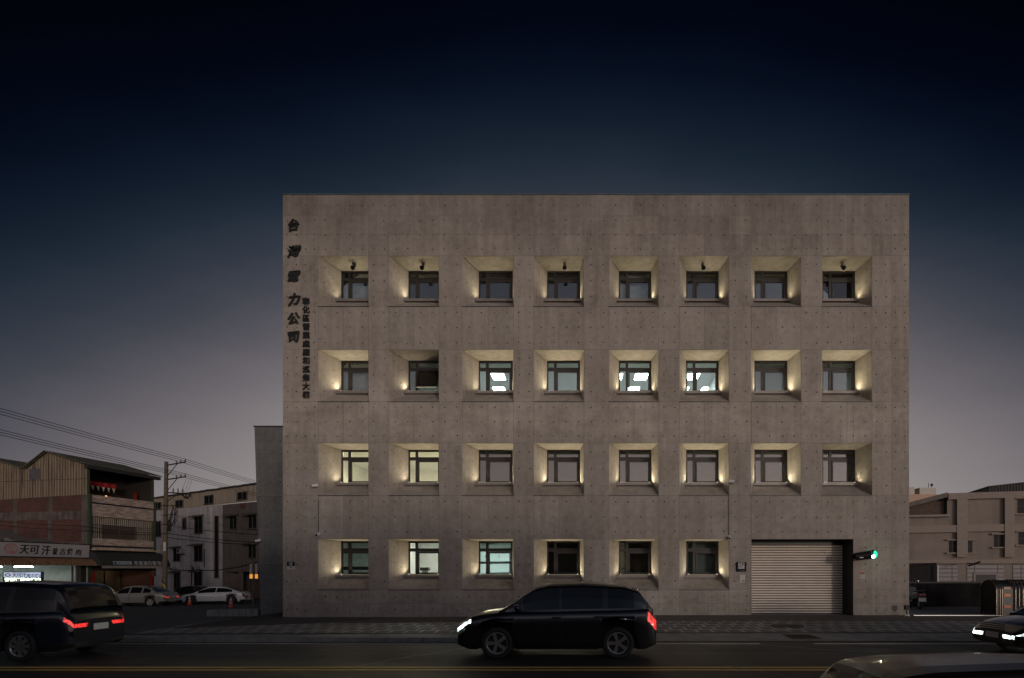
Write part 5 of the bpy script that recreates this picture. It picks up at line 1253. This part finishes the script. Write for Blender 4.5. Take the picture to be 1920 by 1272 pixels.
wire("service_cable", "sagging bundled cable along the foot of the pale apartment wall", [at(316, 1066, 50), at(372, 1068.5, 52), at(430, 1066, 52), at(485, 1052, 50)], .12, "service cables from the pole", .045)
for y0, y1, lb in ((994, 1003, "dark cable crossing the brick side wall above the restaurant roof"), (986, 1000, "thin cable drooping across the brick side wall")):
    wire("service_cable", lb, [at(-40, y0 - 14, 38), at(150, y0, 41.5), at(306, y1, 45.8)], .12, "service cables from the pole", .02)

# ------------------------------------------------------------------ apartment houses behind
TW = R(-29)
p_r = at(485, 0, 64)
Lw = 24.5
o_w = Vector((p_r.x, 64, 0)) - Vector((math.cos(TW), math.sin(TW), 0)) * Lw
zw = gz(-45, 70) - .05
apt = thing("apartment_house", "weathered white and brown apartment house with a cream sheet-metal top storey", "building", (o_w.x, o_w.y, zw), TW)
def pl(px_, py, o, th, z0):
    """local (along, up) of the photo point on the vertical plane through o with direction th"""
    k = (px_ - XV) / F; c, s = math.cos(th), math.sin(th)
    t = (k * o.y - o.x) / (c - k * s); Y = o.y + t * s
    return t, H + (YH - py) * Y / F - z0
def wpl(x, y): return pl(x, y, o_w, TW, zw)
xs0, xw1 = wpl(262, 0)[0], wpl(416, 0)[0]; xe = 31.0
zt1 = wpl(346, 953)[1]; zt2 = wpl(385, 924)[1]
WHT = mat("stained_white_wall", (.40, .385, .40), .85, var=.14, scale=.9, dirt=(.16, .14, .14), dirt_amt=.6)
BRN = mat("grey_brown_wall", (.11, .092, .088), .85, var=.15, scale=1.2, dirt=(.06, .05, .045), dirt_amt=.6)
b = MB(); b.box(xs0, xw1, 0, 9, -1, zt1); b.build("wall", WHT, apt, local=True)
b = MB(); b.box(xw1 + .003, xe, .06, 9, 3.3, zt1 - .02); b.box(xw1 + .003, xe, 3, 9, -1, 3.3); b.box(xw1 + .003, xw1 + .4, .06, 3, -1, 3.3); b.box(xw1 + 3.2, xw1 + 3.6, .06, .4, -1, 3.3); b.build("brown_wall", BRN, apt, local=True)
b = MB(); b.face([(xs0 - 1, -.03, zt1), (xe, -.03, zt1 + .02), (xe, -.03, zt2 + .35), (xs0 - 1, -.03, zt2 - .1)]); b.face([(xs0 - 1, 9, zt1), (xe, 9, zt1), (xe, 9, zt2 + .2), (xs0 - 1, 9, zt2)]); b.face([(xs0 - 1, -.03, zt1), (xs0 - 1, 9, zt1), (xs0 - 1, 9, zt2), (xs0 - 1, -.03, zt2 - .1)])
b.build("top_storey", rib_mat("cream_sheet", (.33, .28, .22), 0, .35, .7, 0, (.14, .10, .07), .45), apt, local=True)
b = MB(); n = 60
V = []
for i in range(n + 1):
    x = xs0 - 1.2 + (xe - xs0 + 1.4) * i / n; z = zt2 - .1 + .45 * i / n + random.uniform(-.03, .03); V += [Vector((x, -.25, z)), Vector((x, -.25, z + .16)), Vector((x, 9.2, z + .3))]
b.idx(V, [(3 * i + k, 3 * i + 3 + k, 3 * i + 4 + k, 3 * i + 1 + k) for i in range(n) for k in (0, 1)]); b.build("roof", mat("dark_roof_edge", (.05, .042, .04), .8, var=.3), apt, local=True)
WGL = mat("dark_window", (.012, .013, .015), .35, var=.2, scale=.6, spec=.12); SHM = mat("rain_hood", (.09, .07, .06), .7, var=.2)
def awindow(x0, y0, x1, y1, hood=False, d=.03, sash=True):
    (a, zt_), (c, _) = wpl(x0, y0), wpl(x1, y0); zb_ = wpl((x0 + x1) / 2, y1)[1]
    b = MB(); b.box(a, c, -d - .02, -d, zb_, zt_); w = b.build("window", WGL, apt, local=True)
    b = MB(); fm = .09
    b.box(a - fm, a, -d - .07, 0, zb_ - fm, zt_ + fm); b.box(c, c + fm, -d - .07, 0, zb_ - fm, zt_ + fm); b.box(a, c, -d - .07, 0, zt_, zt_ + fm); b.box(a - .12, c + .12, -d - .14, 0, zb_ - fm, zb_)
    if sash: b.box((a + c) / 2 - .04, (a + c) / 2 + .04, -d - .05, -d - .02, zb_, zt_)
    b.build("frame", mat("brown_frame", (.10, .085, .075), .6), w, local=True)
    if hood:
        b = MB(); b.prism([(0, zt_ + .35), (-.75, zt_ + .1), (-.75, zt_ + .02), (0, zt_ + .25)], "x", a - .45, c + .25); b.build("rain_hood", SHM, w, local=True)
for r_ in ((291, 944, 303, 955), (331, 940, 344, 951), (385, 931, 401, 945), (447, 925, 464, 937)): awindow(*r_, False, .06)
for r_ in ((293, 979, 302, 1006), (315, 976, 321, 995), (344, 973, 349, 992), (366.5, 971.5, 380, 1000), (327, 1030, 338, 1052), (366, 1025, 380, 1052), (328, 1076, 338, 1105), (366, 1074, 379, 1098)): awindow(*r_, r_[0] > 325 and r_[0] != 344)
awindow(404, 969, 410, 1083, False, .03, False)
for r_ in ((432, 970, 445, 992), (467, 968, 482, 991), (467, 1023, 481, 1046)): awindow(*r_, True)
b = MB()
for x in (352.6, 395.6): t_, _ = wpl(x, 0); b.box(t_ - .12, t_ + .12, -.07, -.002, -.5, zt1 - .2)
b.build("pilaster", mat("pale_pilaster", (.45, .43, .42), .8, var=.1), apt, local=True)
b = MB()
for x, ya, yb in ((384, 1030, 1064), (360, 1060, 1100), (329, 955, 985)):
    (t_, za), (_, zb_) = wpl(x, ya), wpl(x, yb); b.cyl((t_, -.08, za), (t_, -.08, zb_), .05, n=6)
b.build("drainpipe", BLACK, apt, local=True)
(t0_, zz0), (t1_, _) = wpl(424, 1068), wpl(447, 1068)
b = MB(); b.box(t0_, t1_, 2.8, 2.95, -1, 2.9); b.build("doorway", mat("brown_doorway", (.08, .05, .04), .7, var=.3), apt, local=True)
b = MB(); t_, z_ = wpl(455, 949); b.box(t_ - .5, t_ + .5, -.02, .05, z_ - .3, z_ + .3); b.build("vent_panel", mat("rust_panel", (.10, .04, .03), .8), apt, local=True)
AC = mat("aircon_casing", (.36, .36, .35), .6, var=.1)
for k, (x, y, nm) in enumerate(((343, 1034, "under the rain hood of the pale wall's middle window"), (328, 1066, "low on the pale wall beside the pole"), (371, 1066, "low on the pale wall above the second lower window"))):
    t_, z_ = wpl(x, y); o_ = frame_of(apt) @ Vector((t_, -.35, z_)); t = thing("aircon_unit", "old grey air conditioner " + nm, "air conditioner", o_, TW, "air conditioners on the pale apartment wall")
    b = MB(); b.box(-.4, .4, -.17, .30, -.3, .3); b.build("casing", AC, t, local=True, bevel=.02)
    b = MB(); b.cyl((-.05, -.175, 0), (-.05, -.172, 0), .23, n=20); b.build("fan_grille", TRIM, t, local=True)
    b = MB(); b.box(-.45, .45, -.2, .33, -.36, -.31); b.build("bracket", BLACK, t, local=True)

# warning light pole beside the wing wall
sp_ = at(474.5, 1138, 30); sp_.z = gz(sp_.x, 30)
t = thing("signal_pole", "slim grey pole with two upright tubes glowing amber at their feet", "signal pole", sp_)
b = MB(); b.cyl(sp_, (sp_.x, 30, at(0, 1055, 30).z), .04, n=10); b.build("post", mat("grey_post", (.13, .13, .13), .5, .4), t)
for x in (470.8, 480.8):
    a, m_, c = at(x, 1058, 29.9), at(x, 1077, 29.9), at(x, 1085, 29.9)
    b = MB(); b.cyl(m_, a, .065, n=12); w = b.build("light_tube", mat("milky_tube", (.36, .37, .34), .4), t)
    b = MB(); b.cyl(c, m_ - Vector((0, 0, .002)), .07, n=12); b.build("amber_lamp", emit("amber_lamp", (1, .42, .08), .7), w)
b = MB(); a, c = at(466, 1086.5, 29.9), at(487, 1086.5, 29.9); b.box(a.x, c.x, 29.82, 30.0, a.z - .03, a.z + .03); b.build("bracket", mat("blue_bracket", (.02, .05, .09), .5), t)

# ------------------------------------------------------------------ beige factory building on the other side
TF = R(-14.3)
fr_ = at(1920, 0, 62); o_f = Vector((fr_.x, 62, 0)) - Vector((math.cos(TF), math.sin(TF), 0)) * 13.5
fac = thing("factory_building", "beige plastered factory building with pilasters, beams and small dark windows", "building", (o_f.x, o_f.y, 0), TF)
def fpl(x, y): return pl(x, y, o_f, TF, 0)
BEI = mat("beige_plaster", (.245, .205, .178), .85, var=.10, scale=.6, dirt=(.17, .14, .12), dirt_amt=.5); BEI2 = mat("beige_trim", (.285, .24, .208), .85, var=.08)
ztop, zled, z1f = fpl(1776, 926)[1], fpl(1740, 968)[1], fpl(1740, 1050)[1]
xa_, xe_ = fpl(1776, 0)[0], 34.0
b = MB(); b.box(xa_, xe_, 0, 14, 0, ztop); b.box(-3, xa_ - .003, 0, 14, 0, zled - .1); b.build("wall", BEI, fac, local=True)
b = MB()
def fbox(x0, y0, x1, y1, d, m=0):
    (a, za), (c, _) = fpl(x0, y0), fpl(x1, y0); zb_ = fpl((x0 + x1) / 2, y1)[1]; b.box(a, c, -d, -.002, min(za, zb_), max(za, zb_), m)
fbox(1792, 937.2, 1812, 1045, .42); fbox(1881, 935, 1899, 1045, .42)
a = fpl(1776, 0)[0]; b.box(a, xe_, -.40, -.002, fpl(1800, 937)[1], ztop + .003); b.box(-3, fpl(1792, 0)[0], -.36, -.002, fpl(1760, 999)[1], fpl(1760, 986)[1]); b.box(fpl(1812, 0)[0], xe_, -.36, -.002, fpl(1850, 997)[1], fpl(1850, 984)[1])
b.box(-3, xe_, -.30, -.002, fpl(1800, 1057)[1], z1f); b.box(-3, fpl(1779, 0)[0], -.5, -.002, zled - .12, zled + .12)
b.build("beam", BEI2, fac, local=True)
b = MB(); (xl_, zl_2), (xr_, zr_2) = fpl(1690, 948), fpl(1774, 926)
b.prism([(xl_, zled - .1), (xr_, zled - .1), (xr_, zr_2 - .4), (xl_, zl_2 - .4)], "y", .6, 13); b.build("gable_wall", mat("brown_gable", (.10, .072, .055), .85, var=.2), fac, local=True)
b = MB(); b.prism([(xl_, zl_2 - .42), (xr_, zr_2 - .42), (xr_, zr_2 + .1), (xl_, zl_2 + .1)], "y", -.5, 13.2); b.build("roof", mat("grey_brown_roof", (.14, .115, .10), .7, var=.15), fac, local=True)
def fwin(x0, y0, x1, y1):
    (a, za), (c, _) = fpl(x0, y0), fpl(x1, y0); zb_ = fpl((x0 + x1) / 2, y1)[1]
    b = MB(); b.box(a, c, -.03, -.01, zb_, za); w = b.build("window", WGL, fac, local=True)
    b = MB(); b.box(a - .35, c + .35, -.32, -.002, za, za + .14); b.box(a - .35, c + .35, -.32, -.002, zb_ - .14, zb_); b.build("sill", BEI2, w, local=True)
    b = MB(); b.box((a + c) / 2 - .03, (a + c) / 2 + .03, -.05, -.03, zb_, za); b.box(a, c, -.05, -.03, (za + zb_) / 2 - .03, (za + zb_) / 2 + .03); b.build("frame", TRIM, w, local=True)
for r_ in ((1779.5, 1014, 1792, 1036.5), (1813, 1014, 1823, 1036.5), (1864, 1003, 1880, 1026), (1908, 936, 1935, 963), (1910, 998, 1935, 1022)): fwin(*r_)
b = MB()
for x0, x1 in ((1758, 1795), (1813, 1881), (1899, 1960)):
    (a, _), (c, _) = fpl(x0, 0), fpl(x1, 0); b.box(a, c, -.06, -.002, .5, fpl(1800, 1058.5)[1])
b.build("tiled_panel", brick_mat("grey_wide_tile", (.30, .27, .27), (.27, .245, .245), (.10, .09, .09), 2.2, .45, .05, .6, offset=0, wall="x"), fac, local=True)
(a, za), (c, _) = fpl(1828, 1078), fpl(1866, 1078); b = MB(); b.box(a, c, -.12, -.07, 0, za); b.build("gate_opening", TRIM, fac, local=True)
b = MB(); b.box(a - .18, a, -.16, -.07, 0, za + .2); b.box(c, c + .18, -.16, -.07, 0, za + .2); b.box(a, c, -.16, -.07, za, za + .2); b.build("gate_frame", BEI2, fac, local=True)
rs_ = thing("rooftop_shed", "black sheet-metal shed on the beige factory's roof", "shed", frame_of(fac) @ Vector((fpl(1877, 0)[0], 3, ztop)), TF)
b = MB(); a = fpl(1921, 0)[0] - fpl(1877, 0)[0] + 6; b.prism([(0, 0), (a, 0), (a, 1.75), (0, .98)], "y", 0, 6); b.build("wall", rib_mat("black_sheet", (.018, .018, .020), 0, .3, .6, .2, (.01, .01, .01), .5), rs_, local=True)
b = MB(); b.prism([(-.15, .985), (a, 1.76), (a, 1.84), (-.15, 1.06)], "y", -.2, 6.2); b.build("roof", BLACK, rs_, local=True)
t = thing("distant_building", "far orange-beige building with two pale rooftop boxes behind the factory roof", "building", at(1725, 1067, 110))
z0 = at(0, 913.5, 110).z
b = MB(); x0, x1 = at(1680, 0, 110).x, at(1757, 0, 110).x; b.box(x0, x1, 110, 122, 0, at(0, 927, 110).z); b.build("wall", mat("orange_beige_wall", (.50, .34, .25), .85, var=.1), t)
for xa, xb, ya in ((1690, 1716.5, 913), (1726, 1757, 914.5)):
    b = MB(); b.box(at(xa, 0, 110).x, at(xb, 0, 110).x, 110.3, 116, at(0, 927, 110).z, at(0, ya, 110).z); b.build("rooftop_box", mat("pale_rooftop_box", (.52, .48, .43), .8, var=.06), t)
b = MB(); p = at(1741, 914.5, 111); b.cyl(p, p + Vector((0, 0, .9)), .05, n=6); p = at(1747, 914.5, 111); b.cyl(p, p + Vector((0, 0, .3)), .05, n=6); b.ball(p + Vector((0, 0, .5)), .28, (1, .6, 1), 10); b.build("antenna", BLACK, t)
# yard: corrugated shed, boundary wall, strip lamp, folding gate
t = thing("corrugated_shed", "black corrugated shed with a sloping roof behind the parked scooter", "shed", (at(1710, 0, 48).x, 48, gz(28, 48)))
x0, x1 = at(1690, 0, 48).x, at(1755.5, 0, 48).x; z0 = gz(28, 48)
b = MB(); n = 60; V = []
for i in range(n + 1):
    x = x0 + (x1 - x0) * i / n; V += [Vector((x, 48 + .05 * (i % 2) * (1 if i % 4 < 2 else -1), z0)), Vector((x, 48 + .05 * (i % 2), at(0, 1061 - 4.5 * i / n, 48).z))]
b.idx(V, [(2 * i, 2 * i + 2, 2 * i + 3, 2 * i + 1) for i in range(n)]); b.face([(x1, 48, z0), (x1, 53, z0), (x1, 53, at(0, 1056, 48).z), (x1, 48, at(0, 1056, 48).z)]); b.build("wall", mat("dark_ribbed_sheet", (.045, .043, .042), .55, .2, var=.1), t)
b = MB(); b.idx([Vector((x, y, z)) for y in (47.6, 53) for x, z in ((x0, at(0, 1060.5, 48).z), (x1 + .2, at(0, 1055.5, 48).z))], [(0, 1, 3, 2)]); b.build("roof", BLACK, t)
b = MB(); p = at(1757.5, 0, 47.6).x; b.box(p - .06, p + .06, 47.5, 47.7, z0, at(0, 1060, 47.6).z); b.build("post", PALE, t)
t = thing("boundary_wall", "low dark boundary wall across the yard beside the concrete building", "wall", (at(1790, 0, 27).x, 27, 0))
x0, x1 = at(1700, 0, 27).x, at(1990, 0, 27).x; zt_ = at(0, 1094, 27).z
b = MB(); b.box(x0, x1, 27.0, 27.25, -.05, zt_); b.build("panel", mat("dark_painted_wall", (.010, .009, .010), .95, spec=.08, var=.35, scale=1.2, dirt=(.03, .025, .025), dirt_amt=.3), t)
b = MB(); b.box(x0, x1, 26.95, 27.3, zt_ + .001, zt_ + .07); b.build("cap", mat("dark_cap", (.03, .028, .028), .7), t)
t = thing("strip_lamp", "unlit slanted strip lamp on the factory wall below the beam", "lamp", at(1823, 1059, 61))
a, c = at(1816, 1061.5, 61.5), at(1838, 1053.5, 60.5); b = MB(); b.cyl(a, c, .09, n=8); b.build("housing", BLACK, t)
b = MB(); b.cyl(a.lerp(c, .5), a.lerp(c, .5) + Vector((.2, 1.4, .1)), .05, n=6); b.build("arm", BLACK, t)
t = thing("gate_rail", "thin bright steel rail in the ground along the yard entrance", "gate rail", (13, 21.75, gz(13, 21.75)))
x1 = at(1990, 0, 21.75).x; z0 = gz(16, 21.75) + .03; b = MB(); b.box(XR + .02, x1, 21.72, 21.76, z0, z0 + .03); b.build("rail", mat("bright_steel", (.5, .52, .53), .3, .7, var=.1), t)
b = MB(); b.box(XR + .02, x1, 21.65, 21.83, z0 - .005, z0 + .006); b.build("base_strip", STEEL, t)
gx0 = at(1868, 0, 21.35).x; gz0 = gz(gx0, 21.5) + .03; gh = at(0, 1088, 21.5).z - gz0
gate = thing("folding_gate", "dark folding driveway gate with arched tubes and orange reflectors", "folding gate", (gx0, 21.75, gz0))
GT = mat("gate_tube", (.20, .17, .145), .25, .8, var=.1)
def arch(x, r, d0=21.35, d1=22.15, inset=0.0):
    w = (d1 - d0) / 2 - inset; cy = (d0 + d1) / 2; P = [Vector((x, cy - w, gz0 + .06))]
    for k in range(13):
        a = math.pi * k / 12; P.append(Vector((x, cy - w * math.cos(a), gz0 + gh - w * .9 - r + w * .9 * math.sin(a))))
    P.append(Vector((x, cy + w, gz0 + .06))); return P
b = MB(); P = arch(gx0, .0); b.face(P); b.face([p + Vector((.62, 0, 0)) for p in P])
b.idx(P + [p + Vector((.62, 0, 0)) for p in P], [(i, i + 1, len(P) + i + 1, len(P) + i) for i in range(len(P) - 1)], 0, True); b.build("drive_cabinet", mat("gate_black", (.014, .013, .013), .35, .2, var=.1), gate)
for x in (gx0 - .012, gx0 + .12, gx0 + .2):
    b = MB(); b.tube(arch(x, .0, 21.33, 22.17), .022, 8); b.build("arch_tube", GT, gate)
for k in range(26):
    b = MB(); x = gx0 + .70 + k * .135; b.tube(arch(x, .0, 21.33, 22.17), .026, 8); b.build("arch_tube", GT, gate)
b = MB()
for k in range(25):
    x = gx0 + .70 + k * .135
    for zq in (.25, .6, .95): b.tube([(x, 21.36, gz0 + zq), (x + .135, 21.36, gz0 + zq + .16 * (-1) ** k)], .012, 5)
    b.cyl((x, 21.4, gz0), (x, 21.4, gz0 + .08), .04, n=8)
b.box(gx0 + .68, gx0 + 4.1, 21.5, 22.0, gz0 + .1, gz0 + gh - .25)
b.build("lattice", mat("gate_dark", (.012, .012, .012), .5, .3, var=.1), gate)
for z, m, nm in ((gz0 + gh - .30, mat("gate_label", (.42, .30, .20), .5, var=.15), "label_plate"), (gz0 + gh - .56, mat("orange_reflector", (.62, .20, .02), .35, var=.05), "reflector"), (gz0 + gh - .98, mat("red_orange_reflector", (.45, .09, .02), .35, var=.05), "reflector")):
    b = MB(); b.box(gx0 + .27, gx0 + .52, 21.325, 21.345, z - .045, z + .05); b.build(nm, m, gate)
for k in range(5):
    b = MB(); b.cyl((gx0 - .02, 21.45 + k * .14, gz0 + .12), (gx0 - .005, 21.45 + k * .14, gz0 + .12), .03, n=10); b.build("bolt", mat("rust_bolt", (.25, .12, .06), .5, .4), gate)

# ------------------------------------------------------------------ shop row across the road, behind the photographer (seen in the panes, shades the street)
op = thing("shop_row", "low plastered shop row across the road, mirrored in the lower window panes", "building", (-22, -7, -.4))
b = MB(); b.box(-36, 36, -9, -.15, 0, 6.2); b.build("wall", mat("shop_row_plaster", (.16, .14, .125), .85, var=.15, scale=.8), op, local=True)
b = MB(); b.box(-36.2, 36.2, -9.2, .1, 6.2, 6.55); b.build("parapet", MATS["grey_patch"], op, local=True)
for k in range(9):
    x = -34 + k * 7.8
    b = MB(); b.box(x, x + 5.6, -.16, -.1, .05, 2.9); b.build("shopfront_shutter", mat("shop_row_shutter", (.06, .06, .06), .6, var=.2), op, local=True)
    for q_ in (.4, 3.2):
        b = MB(); b.box(x + q_, x + q_ + 1.9, -.16, -.12, 3.9, 5.3); b.build("window", WGL, op, local=True)

# beams of the two lit cars
for nm, (x, y, z), tgt, pw in (("headlight_beam", (-2.85, 13.05, .58), (-12, 12.9, -.25), 90), ("headlight_beam", (-2.85, 14.15, .58), (-12, 14.3, -.25), 90), ("headlight_beam", (9.6, 12.95, .5), (1, 12.8, -.25), 70), ("headlight_beam", (9.6, 14.05, .5), (1, 14.2, -.25), 70)):
    d = bpy.data.lights.new(nm, "SPOT"); d.energy = pw; d.color = (.86, 1.0, .96); d.spot_size = R(38); d.spot_blend = .9; d.shadow_soft_size = .05
    o = bpy.data.objects.new(nm, d); sc.collection.objects.link(o); o.location = (x, y, z); o.rotation_euler = (Vector(tgt) - Vector((x, y, z))).to_track_quat("-Z", "Y").to_euler()
